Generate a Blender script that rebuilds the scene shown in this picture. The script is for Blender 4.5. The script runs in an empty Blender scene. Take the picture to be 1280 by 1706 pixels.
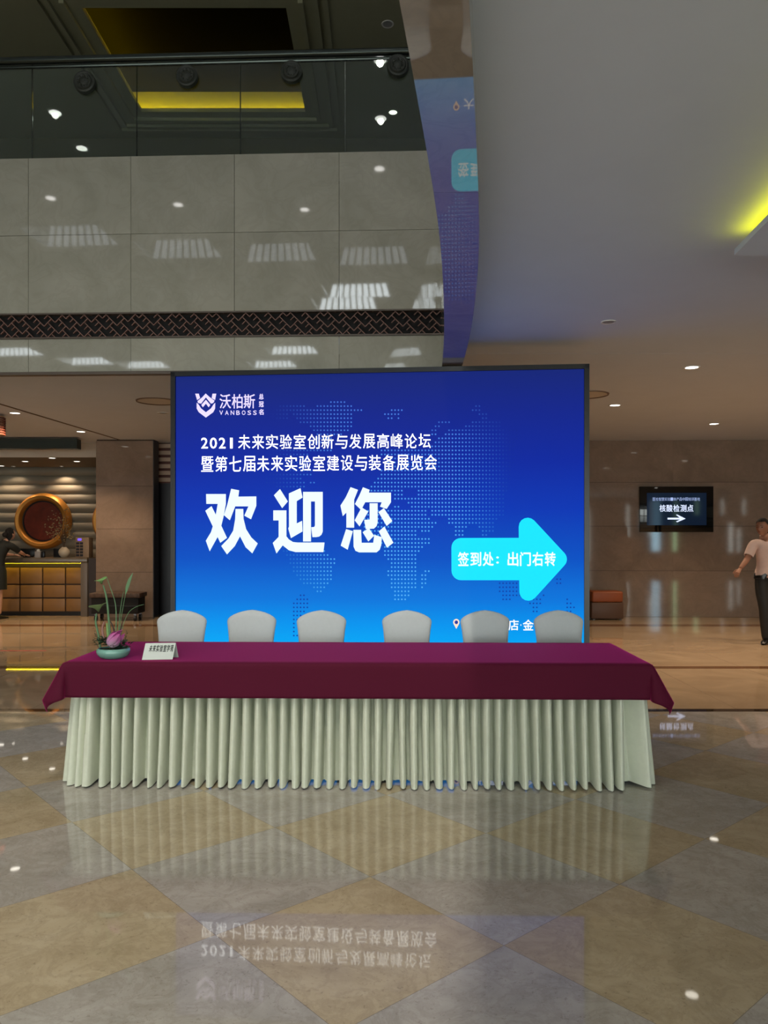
import bpy, bmesh, math, random, bisect
from mathutils import Vector, Matrix
R = math.radians
PI = math.pi
random.seed(11)
scene = bpy.context.scene
COL = scene.collection

# ---------------------------------------------------------------- camera, world, exposure
H, F = 1.56, 1300.0            # eye height, focal length in pixels of the 1280 wide frame
cam_d = bpy.data.cameras.new('camera')
cam_d.sensor_fit = 'HORIZONTAL'; cam_d.sensor_width = 36.0; cam_d.lens = 36.0 * F / 1280
cam_d.shift_y = 37.0 / 1280
cam_d.clip_start = 0.05; cam_d.clip_end = 200
cam = bpy.data.objects.new('camera', cam_d); COL.objects.link(cam)
cam.location = (0, 0, H); cam.rotation_euler = (R(90), 0, 0)
scene.camera = cam
w = bpy.data.worlds.new('world'); scene.world = w; w.use_nodes = True
w.node_tree.nodes['Background'].inputs[0].default_value = (0.75, 0.85, 1, 1)
w.node_tree.nodes['Background'].inputs[1].default_value = 0.25
scene.view_settings.view_transform = 'Standard'
scene.view_settings.look = 'None'
scene.view_settings.gamma = 1
scene.view_settings.use_curve_mapping = False
scene.view_settings.exposure = 0.0
try:
    scene.cycles.max_bounces = 8; scene.cycles.sample_clamp_indirect = 6
except Exception:
    pass

SKY_BRIGHT, SKY_DIM = 11.0, 2.2        # luminance of the clear and the shaded skylight panes
DOOR_L = 6.5                           # luminance of the entrance glass
SPOT_W = 220                            # watts of one warm ceiling downlight
COVE_L = 5.0
ATRIUM_W = 420                         # watts of one high atrium lamp

def at(px, py, D): return Vector(((px - 640) / F * D, D, H + (890 - py) / F * D))
def on_z(px, py, z):
    D = (z - H) * F / (890 - py); return at(px, py, D)

# ---------------------------------------------------------------- materials
def s2l(c):
    c = c / 255.0
    return c / 12.92 if c <= 0.04045 else ((c + 0.055) / 1.055) ** 2.4
def rgb(r, g, b): return (s2l(r), s2l(g), s2l(b), 1)
MATS = {}
class NT:
    """small helper around a node tree"""
    def __init__(s, name):
        s.m = bpy.data.materials.new(name); s.m.use_nodes = True
        s.t = s.m.node_tree; s.n = s.t.nodes; s.b = s.n['Principled BSDF']; MATS[name] = s.m
    def add(s, typ, **kw):
        n = s.n.new(typ)
        for k, v in kw.items(): setattr(n, k, v)
        return n
    def link(s, a, b): s.t.links.new(a, b)
    def val(s, sock, v):
        if hasattr(v, 'is_linked') or hasattr(v, 'node'): s.link(v, sock)
        else: sock.default_value = v
    def math(s, op, a, b=0.0, c=None):
        n = s.add('ShaderNodeMath', operation=op); s.val(n.inputs[0], a); s.val(n.inputs[1], b)
        if c is not None: s.val(n.inputs[2], c)
        return n.outputs[0]
    def mix(s, f, a, b, typ='MIX'):
        n = s.add('ShaderNodeMix', data_type='RGBA', blend_type=typ)
        s.val(n.inputs[0], f); s.val(n.inputs[6], a); s.val(n.inputs[7], b); return n.outputs[2]
    def noise(s, scale, detail=4, dist=0.0, vec=None, rough=0.55):
        n = s.add('ShaderNodeTexNoise'); n.inputs['Scale'].default_value = scale
        n.inputs['Detail'].default_value = detail; n.inputs['Distortion'].default_value = dist
        n.inputs['Roughness'].default_value = rough
        if vec is not None: s.link(vec, n.inputs['Vector'])
        return n.outputs['Fac']
    def ramp(s, fac, stops):
        n = s.add('ShaderNodeValToRGB'); s.link(fac, n.inputs[0]); e = n.color_ramp.elements
        while len(e) < len(stops): e.new(0.5)
        for k, (p, c) in enumerate(stops): e[k].position = p; e[k].color = c
        return n.outputs[0]
    def coord(s, which='Object', loc=(0,0,0), rot=(0,0,0), sc=(1,1,1)):
        c = s.add('ShaderNodeTexCoord'); m = s.add('ShaderNodeMapping')
        s.link(c.outputs[which], m.inputs[0]); m.inputs[1].default_value = loc
        m.inputs[2].default_value = rot; m.inputs[3].default_value = sc
        return m.outputs[0]

def pmat(name, col, rough=0.5, metal=0.0, noise=0.0, nscale=8, ior=1.5, bump=0.0, sheen=0.0, coat=0.0, bscale=None, stretch=(1,1,1)):
    k = NT(name); b = k.b
    b.inputs['Roughness'].default_value = rough; b.inputs['Metallic'].default_value = metal
    b.inputs['IOR'].default_value = ior
    if sheen: b.inputs['Sheen Weight'].default_value = sheen
    if coat: b.inputs['Coat Weight'].default_value = coat
    vec = k.coord(sc=stretch)
    if noise:
        f = k.noise(nscale, 5, 0.6, vec)
        dark = tuple(x * (1 - noise) for x in col[:3]) + (1,); lite = tuple(min(1, x * (1 + noise)) for x in col[:3]) + (1,)
        k.link(k.ramp(f, [(0.3, dark), (0.7, lite)]), b.inputs['Base Color'])
    else: b.inputs['Base Color'].default_value = col
    if bump:
        bn = k.add('ShaderNodeBump'); bn.inputs['Strength'].default_value = bump
        bn.inputs['Distance'].default_value = 0.01
        k.link(k.noise(bscale or nscale, 4, 0, vec), bn.inputs['Height']); k.link(bn.outputs[0], b.inputs['Normal'])
    return k.m

def emat(name, col, strength, base=None):
    k = NT(name); b = k.b
    b.inputs['Base Color'].default_value = base or (0.02, 0.02, 0.02, 1)
    b.inputs['Specular IOR Level'].default_value = 0.1; b.inputs['Emission Color'].default_value = col; b.inputs['Emission Strength'].default_value = strength
    return k.m

def stone(name, c1, c2, rough, ior, vein=0.12, scale=1.6, island=0.10):
    """polished marble slabs: cloudy tone, thin veins, every slab a little different"""
    k = NT(name); b = k.b
    g = k.add('ShaderNodeNewGeometry')
    vec = k.coord()
    off = k.add('ShaderNodeVectorMath', operation='ADD'); k.link(vec, off.inputs[0])
    rnd = g.outputs['Random Per Island']
    cx = k.add('ShaderNodeCombineXYZ'); k.link(k.math('MULTIPLY', rnd, 37.0), cx.inputs[0]); k.link(k.math('MULTIPLY', rnd, 19.0), cx.inputs[2])
    k.link(cx.outputs[0], off.inputs[1]); v = off.outputs[0]
    base = k.ramp(k.noise(scale, 6, 1.2, v), [(0.28, c1), (0.72, c2)])
    vn = k.noise(scale * 2.2, 8, 2.5, v)
    line = k.math('SUBTRACT', 1.0, k.math('MULTIPLY', k.math('ABSOLUTE', k.math('SUBTRACT', vn, 0.5)), 14.0))
    line = k.math('MULTIPLY', k.math('MAXIMUM', line, 0.0), vein)
    base = k.mix(line, base, tuple(x * 0.45 for x in c1[:3]) + (1,))
    tone = k.math('ADD', k.math('MULTIPLY', k.math('SUBTRACT', rnd, 0.5), island * 2), 1.0)
    hs = k.add('ShaderNodeHueSaturation'); k.link(base, hs.inputs['Color']); k.link(tone, hs.inputs['Value'])
    k.link(hs.outputs[0], b.inputs['Base Color'])
    b.inputs['Roughness'].default_value = rough; b.inputs['IOR'].default_value = ior
    return k.m

def floor_material():
    k = NT('polished_marble_floor'); b = k.b
    obj = k.coord()
    ang = R(41); S = 0.788
    # u = cos*x + sin*y, v = sin*x - cos*y ; cell lines at u = 1.497 + S k, v = -1.935 + S k
    sep = k.add('ShaderNodeSeparateXYZ'); k.link(obj, sep.inputs[0]); X, Y = sep.outputs[0], sep.outputs[1]
    u = k.math('ADD', k.math('MULTIPLY', X, math.cos(ang)), k.math('MULTIPLY', Y, math.sin(ang)))
    v = k.math('SUBTRACT', k.math('MULTIPLY', X, math.sin(ang)), k.math('MULTIPLY', Y, math.cos(ang)))
    u = k.math('DIVIDE', k.math('SUBTRACT', u, 1.497), S); v = k.math('DIVIDE', k.math('SUBTRACT', v, -1.935), S)
    cell = k.math('FLOORED_MODULO', k.math('ADD', k.math('FLOOR', u), k.math('FLOOR', v)), 2.0)
    cxyz = k.add('ShaderNodeCombineXYZ'); k.link(k.math('FLOOR', u), cxyz.inputs[0]); k.link(k.math('FLOOR', v), cxyz.inputs[1])
    wn = k.add('ShaderNodeTexWhiteNoise', noise_dimensions='3D'); k.link(cxyz.outputs[0], wn.inputs['Vector'])
    off = k.add('ShaderNodeVectorMath', operation='MULTIPLY_ADD'); k.link(wn.outputs['Color'], off.inputs[0]); off.inputs[1].default_value = (31, 17, 9); k.link(obj, off.inputs[2])
    vec = off.outputs[0]
    n1 = k.noise(3.0, 10, 0.5, vec, 0.72); n2 = k.noise(6, 9, 0.8, vec, 0.72); n3 = k.noise(55, 4, 0.5, vec, 0.7)
    tan = k.ramp(n1, [(0.25, rgb(160, 143, 112)), (0.55, rgb(182, 166, 136)), (0.8, rgb(194, 180, 152))])
    gry = k.ramp(n1, [(0.25, rgb(150, 145, 134)), (0.55, rgb(174, 168, 158)), (0.8, rgb(190, 185, 176))])
    dia = k.mix(cell, gry, tan)
    line = k.math('SUBTRACT', 1.0, k.math('MULTIPLY', k.math('ABSOLUTE', k.math('SUBTRACT', n2, 0.5)), 16.0))
    line = k.math('MULTIPLY', k.math('MAXIMUM', line, 0.0), 0.16)
    dia = k.mix(line, dia, rgb(92, 72, 46))
    dia = k.mix(k.math('MULTIPLY', k.math('GREATER_THAN', n3, 0.62), 0.25), dia, rgb(90, 74, 52))
    # joints between the lozenges
    def edge(c):
        f = k.math('ABSOLUTE', k.math('SUBTRACT', k.math('FRACT', c), 0.5)); return k.math('GREATER_THAN', f, 0.4982)
    jt = k.math('MULTIPLY', k.math('MAXIMUM', edge(u), edge(v)), 0.5)
    dia = k.mix(jt, dia, rgb(96, 88, 76))
    # beige field beyond the lozenges, and the inlaid border strips
    f2 = k.ramp(k.noise(1.1, 6, 1.5, obj), [(0.3, rgb(158, 136, 110)), (0.7, rgb(182, 160, 132))])
    jx = k.math('GREATER_THAN', k.math('ABSOLUTE', k.math('SUBTRACT', k.math('FRACT', k.math('DIVIDE', X, 1.05)), 0.5)), 0.497)
    f2 = k.mix(k.math('MULTIPLY', jx, 0.4), f2, rgb(104, 84, 60))
    def strip(y0, y1): return k.math('MULTIPLY', k.math('GREATER_THAN', Y, y0), k.math('LESS_THAN', Y, y1))
    f2 = k.mix(strip(9.05, 9.22), f2, rgb(110, 78, 52)); f2 = k.mix(strip(13.2, 13.5), f2, rgb(120, 84, 56))
    out = k.mix(k.math('GREATER_THAN', Y, 6.95), dia, f2)
    out = k.mix(strip(6.86, 6.97), out, rgb(62, 50, 38))
    k.link(out, b.inputs['Base Color'])
    b.inputs['Roughness'].default_value = 0.03; b.inputs['IOR'].default_value = 1.5
    bn = k.add('ShaderNodeBump'); bn.inputs['Strength'].default_value = 0.03; bn.inputs['Distance'].default_value = 0.003
    k.link(k.noise(2.2, 2, 0, obj), bn.inputs['Height']); k.link(bn.outputs[0], b.inputs['Normal'])
    return k.m

M_floor = floor_material()
M_fascia = stone('polished_grey_marble', rgb(148, 146, 132), rgb(166, 163, 150), 0.03, 1.55, 0.10, 1.3, 0.05)
M_soffit = stone('polished_soffit_marble', rgb(140, 126, 112), rgb(160, 146, 130), 0.016, 1.8, 0.12, 1.5, 0.05)
M_wall = stone('polished_brown_marble', rgb(130, 112, 98), rgb(152, 132, 117), 0.05, 1.5, 0.10, 1.2, 0.05)
M_plaster = pmat('white_plaster', rgb(208, 213, 222), 0.75, noise=0.02, nscale=2)
M_plaster_warm = pmat('cream_plaster', rgb(206, 194, 178), 0.7, noise=0.02, nscale=2)
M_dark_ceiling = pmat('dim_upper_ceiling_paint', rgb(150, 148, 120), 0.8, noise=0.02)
M_black = pmat('black_casing', rgb(14, 15, 18), 0.35)
M_black_gloss = pmat('black_gloss', rgb(8, 9, 10), 0.06)
M_darkframe = pmat('dark_bronze', rgb(34, 30, 26), 0.35, 0.4)
M_lattice_back = pmat('black_backing', rgb(12, 9, 9), 0.8)
M_lattice = pmat('rosewood_fretwork', rgb(122, 88, 76), 0.5)
M_rail = pmat('dark_metal_rail', rgb(58, 64, 60), 0.22, 0.8)
M_white_metal = pmat('white_painted_metal', rgb(215, 213, 208), 0.4)
M_lamp = emat('lit_lamp_glass', (1, 0.93, 0.8, 1), 6.0)
M_lamp_cool = emat('lit_lamp_glass_cool', (1, 0.97, 0.92, 1), 12.0)
M_lamp_off = pmat('unlit_lamp_glass', rgb(150, 148, 145), 0.3)
M_cove = emat('yellow_strip_light', (1.0, 0.74, 0.0, 1), COVE_L * 7)
M_cove_g = emat('lime_yellow_strip_light', (0.9, 0.86, 0.0, 1), COVE_L * 1.2)
M_cloth = pmat('maroon_cloth', rgb(84, 16, 42), 0.75, noise=0.04, nscale=120, sheen=1.0, bump=0.1, bscale=400)
M_cloth.node_tree.nodes['Principled BSDF'].inputs['Sheen Tint'].default_value = rgb(235, 60, 150)
M_cloth.node_tree.nodes['Principled BSDF'].inputs['Sheen Roughness'].default_value = 0.35
M_cloth.node_tree.nodes['Principled BSDF'].inputs['Specular IOR Level'].default_value = 0.15
M_skirt = pmat('cream_satin', rgb(212, 216, 196), 0.5, noise=0.03, nscale=30, sheen=0.2)
M_cover = pmat('white_spandex', rgb(208, 213, 214), 0.7, sheen=0.2, noise=0.02, nscale=40)
M_wood_dark = pmat('dark_wood', rgb(40, 27, 20), 0.4, noise=0.2, nscale=6, stretch=(1, 1, 8))
M_steel = pmat('steel', rgb(120, 120, 122), 0.3, 0.9)

# ---------------------------------------------------------------- mesh helpers
def link(o, parent=None):
    COL.objects.link(o)
    if parent is not None: o.parent = parent
    return o
def mesh_obj(name, verts, faces, mat, parent=None, smooth=False, loc=None):
    me = bpy.data.meshes.new(name); me.from_pydata([tuple(v) for v in verts], [], faces); me.update()
    if mat: me.materials.append(mat)
    if smooth: me.polygons.foreach_set('use_smooth', [True] * len(me.polygons))
    o = bpy.data.objects.new(name, me); link(o, parent)
    if loc is not None: o.location = loc
    return o
class MB:
    """collects shapes of one part"""
    def __init__(s): s.v = []; s.f = []
    def add(s, vs, fs):
        b = len(s.v); s.v += [Vector(v) for v in vs]; s.f += [tuple(i + b for i in f) for f in fs]; return s
    def box(s, c, d, rot=None):
        c = Vector(c); h = Vector(d) / 2
        vs = [Vector((x * h.x, y * h.y, z * h.z)) for x in (-1, 1) for y in (-1, 1) for z in (-1, 1)]
        if rot: vs = [rot @ v for v in vs]
        return s.add([v + c for v in vs], [(0, 1, 3, 2), (4, 6, 7, 5), (0, 4, 5, 1), (2, 3, 7, 6), (0, 2, 6, 4), (1, 5, 7, 3)])
    def span(s, a, b):
        a = Vector(a); b = Vector(b); return s.box((a + b) / 2, [abs(x) for x in (b - a)])
    def lathe(s, prof, c=(0, 0, 0), n=32, axis='Z', cap=True):
        c = Vector(c); vs = []
        for r, z in prof:
            for k in range(n):
                a = 2 * PI * k / n; p = Vector((r * math.cos(a), r * math.sin(a), z))
                if axis == 'Y': p = Vector((p.x, -p.z, p.y))
                if axis == 'X': p = Vector((p.z, p.y, p.x))
                vs.append(p + c)
        fs = []
        for i in range(len(prof) - 1):
            for k in range(n):
                a, b2 = i * n + k, i * n + (k + 1) % n
                fs.append((a, b2, b2 + n, a + n))
        if cap and prof[0][0] > 1e-6: fs.append(tuple(reversed(range(n))))
        if cap and prof[-1][0] > 1e-6: fs.append(tuple(range((len(prof) - 1) * n, len(prof) * n)))
        return s.add(vs, fs)
    def tube(s, pts, r, n=10, flat=None):
        pts = [Vector(p) for p in pts]; rs = r if isinstance(r, (list, tuple)) else [r] * len(pts)
        vs = []; prev = None
        for i, p in enumerate(pts):
            t = (pts[min(i + 1, len(pts) - 1)] - pts[max(i - 1, 0)]).normalized()
            if prev is None:
                up = Vector((0, 0, 1)) if abs(t.z) < 0.9 else Vector((0, 1, 0)); x = t.cross(up).normalized()
            else: x = (prev - t * prev.dot(t)).normalized()
            prev = x; y = t.cross(x)
            for k in range(n):
                a = 2 * PI * k / n; vs.append(p + (x * math.cos(a) + y * math.sin(a) * (flat or 1)) * rs[i])
        fs = [(i * n + k, i * n + (k + 1) % n, (i + 1) * n + (k + 1) % n, (i + 1) * n + k) for i in range(len(pts) - 1) for k in range(n)]
        fs += [tuple(reversed(range(n))), tuple(range((len(pts) - 1) * n, len(pts) * n))]
        return s.add(vs, fs)
    def prism(s, poly, z0, z1):
        n = len(poly); vs = [(p[0], p[1], z0) for p in poly] + [(p[0], p[1], z1) for p in poly]
        return s.add(vs, [tuple(reversed(range(n))), tuple(range(n, 2 * n))] + [(i, (i + 1) % n, n + (i + 1) % n, n + i) for i in range(n)])
    def grid(s, fn, nu, nv, flip=False):
        vs = [fn(i / nu, j / nv) for j in range(nv + 1) for i in range(nu + 1)]
        fs = []
        for j in range(nv):
            for i in range(nu):
                a = j * (nu + 1) + i; q = (a, a + 1, a + nu + 2, a + nu + 1); fs.append(tuple(reversed(q)) if flip else q)
        return s.add(vs, fs)
    def ball(s, c, r, nu=16, nv=10):
        c = Vector(c); r = Vector(r) if hasattr(r, '__len__') else Vector((r, r, r))
        prof = [(max(1e-7, math.sin(PI * j / nv)), -math.cos(PI * j / nv)) for j in range(nv + 1)]
        m = MB().lathe(prof, (0, 0, 0), nu); return s.add([Vector((v.x * r.x, v.y * r.y, v.z * r.z)) + c for v in m.v], m.f)
    def xf(s, mat): s.v = [mat @ v for v in s.v]; return s
    def build(s, name, mat, parent=None, smooth=False, bevel=0.0, seg=2, sub=0, loc=None, weld=True):
        o = mesh_obj(name, s.v, s.f, mat, parent, smooth, loc)
        bm = bmesh.new(); bm.from_mesh(o.data)
        if weld: bmesh.ops.remove_doubles(bm, verts=bm.verts, dist=1e-5)
        bmesh.ops.recalc_face_normals(bm, faces=bm.faces)
        if bevel:
            bmesh.ops.bevel(bm, geom=[e for e in bm.edges if len(e.link_faces) == 2 and e.calc_face_angle(0) > 0.5], offset=bevel, segments=seg, affect='EDGES', profile=0.5)
        bm.to_mesh(o.data); bm.free()
        if smooth or bevel:
            o.data.polygons.foreach_set('use_smooth', [True] * len(o.data.polygons))
            o.data.set_sharp_from_angle(angle=R(40)) if hasattr(o.data, 'set_sharp_from_angle') else None
        if sub:
            md = o.modifiers.new('sub', 'SUBSURF'); md.levels = sub; md.render_levels = sub
        return o
def empty(name, loc, rz=0.0):
    o = bpy.data.objects.new(name, None); COL.objects.link(o); o.location = loc; o.rotation_euler = (0, 0, rz); o.empty_display_size = 0.1; return o
def tag(o, label, cat, group=None):
    o['label'] = label; o['category'] = cat
    if group: o['group'] = group
    return o
def struct(o): o['kind'] = 'structure'; return o
def copy_tree(o, parent=None):
    c = o.copy(); COL.objects.link(c); c.parent = parent
    for ch in list(o.children): copy_tree(ch, c)
    return c

def text_shape(body, bold=0.0):
    """flat glyph outlines of a line of writing as vertices and faces in a unit box"""
    cu = bpy.data.curves.new('writing', 'FONT'); cu.body = body; cu.resolution_u = 3
    o = bpy.data.objects.new('writing', cu); COL.objects.link(o)
    bpy.context.view_layer.update()
    me = bpy.data.meshes.new_from_object(o.evaluated_get(bpy.context.evaluated_depsgraph_get()))
    vs = [v.co.copy() for v in me.vertices]; fs = [tuple(p.vertices) for p in me.polygons]
    bpy.data.objects.remove(o); bpy.data.curves.remove(cu); bpy.data.meshes.remove(me)
    if bold:
        V, Fc = [], []
        for k in range(9):
            d = Vector((0, 0, 0)) if k == 8 else Vector((math.cos(k * PI / 4), math.sin(k * PI / 4), 0)) * bold
            b = len(V); V += [v + d + Vector((0, 0, k * 1e-6)) for v in vs]; Fc += [tuple(i + b for i in f) for f in fs]
        vs, fs = V, Fc
    x0 = min(v.x for v in vs); x1 = max(v.x for v in vs); y0 = min(v.y for v in vs); y1 = max(v.y for v in vs)
    return [((v.x - x0) / (x1 - x0), (v.y - y0) / (y1 - y0)) for v in vs], fs

# ================================================================ STRUCTURE
ZB, ZC = 3.14, 3.33          # stone soffit height, plaster ceiling height
ZT = 5.30                    # upper floor level (top of the balcony fascia)
XL, XR, YR, YF = -23.0, 19.0, -9.0, 18.2
def fas_y(x): return 7.62 - 0.04 * x

struct(MB().span((XL, YR, -0.1), (XR, YF, 0)).build('floor', M_floor))

# slab edge: the polished stone strip that edges the right-hand slab
Lpx = [(667, 0), (682, 87), (699, 184), (711, 247), (730, 358), (737.5, 436), (740, 513), (741, 560), (741, 606)]
Rpx = [(783.5, 0), (787, 63), (792, 194), (797, 310), (800.5, 378), (799.5, 421), (793, 499), (783, 565), (774, 606)]
Ledge = [on_z(x, y, ZB) for x, y in Lpx]; Redge = [on_z(x, y, ZB) for x, y in Rpx]
def extend(e):
    d = (e[0] - e[2]).normalized(); pre = []
    p = e[0].copy(); d.x -= 0.0
    for k in range(1, 9):
        d = (d + Vector((-0.02, 0, 0))).normalized(); p = p + d * 1.35; pre.insert(0, p.copy())
    return pre + e
Ledge = extend(Ledge); Redge = extend(Redge)
Ledge[-1].y = Redge[-1].y = 7.63
def resample(e, n):
    L = [0]
    for a, b in zip(e, e[1:]): L.append(L[-1] + (b - a).length)
    out = []
    for k in range(n + 1):
        t = L[-1] * k / n; i = max(j for j in range(len(L)) if L[j] <= t + 1e-9); i = min(i, len(e) - 2)
        f = (t - L[i]) / (L[i + 1] - L[i]); out.append(e[i].lerp(e[i + 1], f))
    return out
NS = 48
def smooth_line(p):
    for _ in range(3): p = [p[0]] + [(p[i - 1] + p[i] * 2 + p[i + 1]) / 4 for i in range(1, len(p) - 1)] + [p[-1]]
    return p
Ls = smooth_line(resample(Ledge, NS)); Rs = smooth_line(resample(Redge, NS))
m = MB()
for a in range(0, NS, 6):                  # polished underside, one slab after another
    b = a + 6
    vs, fs = [], []
    for i in range(a, b + 1):
        e = 0.001 if i == a else (-0.001 if i == b else 0)
        vs += [Ls[i] + Vector((0, e, 0)), Rs[i] + Vector((0, e, 0))]
    for i in range(b - a): fs.append((2 * i, 2 * i + 1, 2 * i + 3, 2 * i + 2))
    m.add(vs, fs)
struct(m.build('trim_1', M_soffit))
m = MB()
up = Vector((0, 0, 1))
m.add(sum([[Ls[i], Ls[i] + up * (ZT - ZB)] for i in range(NS + 1)], []), [(2 * i, 2 * i + 1, 2 * i + 3, 2 * i + 2) for i in range(NS)])
m.add(sum([[Rs[i], Rs[i] + up * (ZC - ZB)] for i in range(NS + 1)], []), [(2 * i, 2 * i + 2, 2 * i + 3, 2 * i + 1) for i in range(NS)])
struct(m.build('wall_slab_edge', M_fascia))

# plaster ceilings: right of the strip, and everything behind the balcony fascia
vs = []; fs = []
for i in range(NS + 1):
    vs += [Rs[i] + up * (ZC - ZB), Vector((XR, Rs[i].y, ZC))]
    if i: fs.append((2 * i - 2, 2 * i, 2 * i + 1, 2 * i - 1))
struct(MB().add(vs, fs).build('ceiling_right', M_plaster))
struct(MB().prism([(XL, fas_y(XL) + .06), (.9, 7.64), (XR, 7.64), (XR, YF), (XL, YF)], ZC, ZC + .1).build('ceiling_rear', M_plaster))
struct(MB().add([(Redge[0].x, YR, ZC), (XR, YR, ZC), (XR, Rs[0].y, ZC), (Rs[0].x, Rs[0].y, ZC)], [(0, 1, 2, 3)]).build('ceiling_entry', M_plaster))
# groove in the rear ceiling: a flat strip with its shade as colour
g0, g1 = on_z(-60, 655, ZC), on_z(222, 739.5, ZC)
m = MB(); d = (g1 - g0); n = Vector((-d.y, d.x, 0)).normalized() * 0.022
m.add([g0 - n - up * .004, g1 - n - up * .004, g1 + n - up * .004, g0 + n - up * .004, g0 - n + up * .01, g1 - n + up * .01, g1 + n + up * .01, g0 + n + up * .01],
      [(0, 1, 2, 3), (4, 7, 6, 5), (0, 4, 5, 1), (2, 6, 7, 3), (1, 5, 6, 2), (0, 3, 7, 4)])
struct(m.build('trim_2', pmat('groove_shade', rgb(96, 76, 60), 0.8)))

# lowered ceiling wedge with a strip light behind its lip (right)
c0 = on_z(1224, 425, ZC - 0.12); c1 = on_z(1296, 352, ZC - 0.12); c2 = on_z(1330, 462, ZC - 0.12)
dirv = (c1 - c0).normalized(); c1 = c0 + dirv * 3.2
m = MB(); m.prism([c0.xy, (XR, c2.y + 1.0), (XR, c1.y), c1.xy], ZC - 0.12, ZC - 0.085)
struct(m.build('ceiling_wedge', M_plaster))
nrm = Vector((dirv.y, -dirv.x, 0)) * (1 if dirv.y * 1 > 0 else -1)
if nrm.x < 0: nrm = -nrm
a = c0 + dirv * 0.05 + nrm * 0.05; b = c1 + nrm * 0.05
m = MB(); q = nrm * 0.03
za, zb2 = ZC - 0.083, ZC - 0.06
m.add([Vector((p.x, p.y, z)) for z in (za, zb2) for p in (a, b, b + q, a + q)], [(3, 2, 1, 0), (4, 5, 6, 7), (0, 1, 5, 4), (1, 2, 6, 5), (2, 3, 7, 6), (3, 0, 4, 7)])
struct(m.build('trim_3', M_cove_g))

# balcony fascia: marble slabs below and above the fretwork band
def fascia_panel(m, x0, x1, z0, z1, gap=0.002, th=0.05):
    vs = []
    for y_off in (0, th):
        for x, z in ((x0 + gap, z0 + gap), (x1 - gap, z0 + gap), (x1 - gap, z1 - gap), (x0 + gap, z1 - gap)):
            vs.append((x, fas_y(x) + y_off, z))
    m.add(vs, [(0, 1, 2, 3), (7, 6, 5, 4), (0, 4, 5, 1), (1, 5, 6, 2), (2, 6, 7, 3), (3, 7, 4, 0)])
xs = [-0.44 - 1.033 * k for k in range(-1, 16)]
m = MB()
for xa in xs:
    fascia_panel(m, xa - 1.033, xa, ZB + 0.03, 3.50)
    fascia_panel(m, xa - 1.033, xa, 3.755, 4.53); fascia_panel(m, xa - 1.033, xa, 4.53, ZT)
struct(m.build('wall_balcony', M_fascia, weld=False))
m = MB()
for z0, z1, o_ in ((3.50, 3.515, -0.012), (3.74, 3.755, -0.012), (ZB, ZB + 0.03, -0.02)):
    xa, xb = XL, 0.592
    m.add([(x, fas_y(x) + y, z) for z in (z0, z1) for x, y in ((xa, o_), (xb, o_), (xb, 0.06), (xa, 0.06))],
          [(3, 2, 1, 0), (4, 5, 6, 7), (0, 1, 5, 4), (1, 2, 6, 5), (2, 3, 7, 6), (3, 0, 4, 7)])
struct(m.build('trim_4', pmat('brown_edging', rgb(84, 72, 62), 0.4)))
m = MB(); xa, xb = XL, 0.592
m.add([(xa, fas_y(xa) + .06, 3.5), (xb, fas_y(xb) + .06, 3.5), (xb, fas_y(xb) + .06, 3.76), (xa, fas_y(xa) + .06, 3.76)], [(0, 1, 2, 3)])
lat_back = struct(m.build('trim_5', M_lattice_back))
# fretwork: diagonal key pattern
m = MB(); p = 0.052; zlo, zhi = 3.515, 3.74
def fret(i, j, k):
    """whether the bar on the lower (k=0) or left (k=1) side of diagonal cell i,j is there: interlocking tees"""
    if k == 0: return (i + 2 * j) % 5 not in (0, 3)
    return (i + 2 * j) % 5 not in (2, 4)
NI = 190
for i in range(-NI, NI):
    for j in range(-NI, NI):
        cz = (i + j) * p / math.sqrt(2) ; cx = (i - j) * p / math.sqrt(2)
        if not (-0.16 < cz < 0.16 and -4.7 < cx < 0.62 + 0.0): continue
        for k in (0, 1):
            if not fret(i, j, k): continue
            dx, dz = (p / math.sqrt(2), p / math.sqrt(2)) if k == 0 else (-p / math.sqrt(2), p / math.sqrt(2))
            a = Vector((cx, 0, 3.6275 + cz)); b = a + Vector((dx, 0, dz))
            # clip to the band
            def clip(a, b):
                t0, t1 = 0.0, 1.0
                for lo, hi, s, e in ((zlo, zhi, a.z, b.z), (-4.7, 0.585, a.x, b.x)):
                    dlt = e - s
                    if abs(dlt) < 1e-9: continue
                    ta, tb = (lo - s) / dlt, (hi - s) / dlt
                    if ta > tb: ta, tb = tb, ta
                    t0, t1 = max(t0, ta), min(t1, tb)
                return (a.lerp(b, t0), a.lerp(b, t1)) if t1 > t0 + 0.05 else None
            c = clip(a, b)
            if not c: continue
            a, b = c; d = (b - a).normalized(); nn = Vector((-d.z, 0, d.x)) * 0.0036
            pts = [a - nn, b - nn, b + nn, a + nn]
            m.add([Vector((q.x, fas_y(q.x) + yo, q.z)) for yo in (0.005, 0.03) for q in pts], [(0, 1, 2, 3), (0, 4, 5, 1), (2, 6, 7, 3)])
struct(m.build('trim_6', M_lattice, weld=False))

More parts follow.
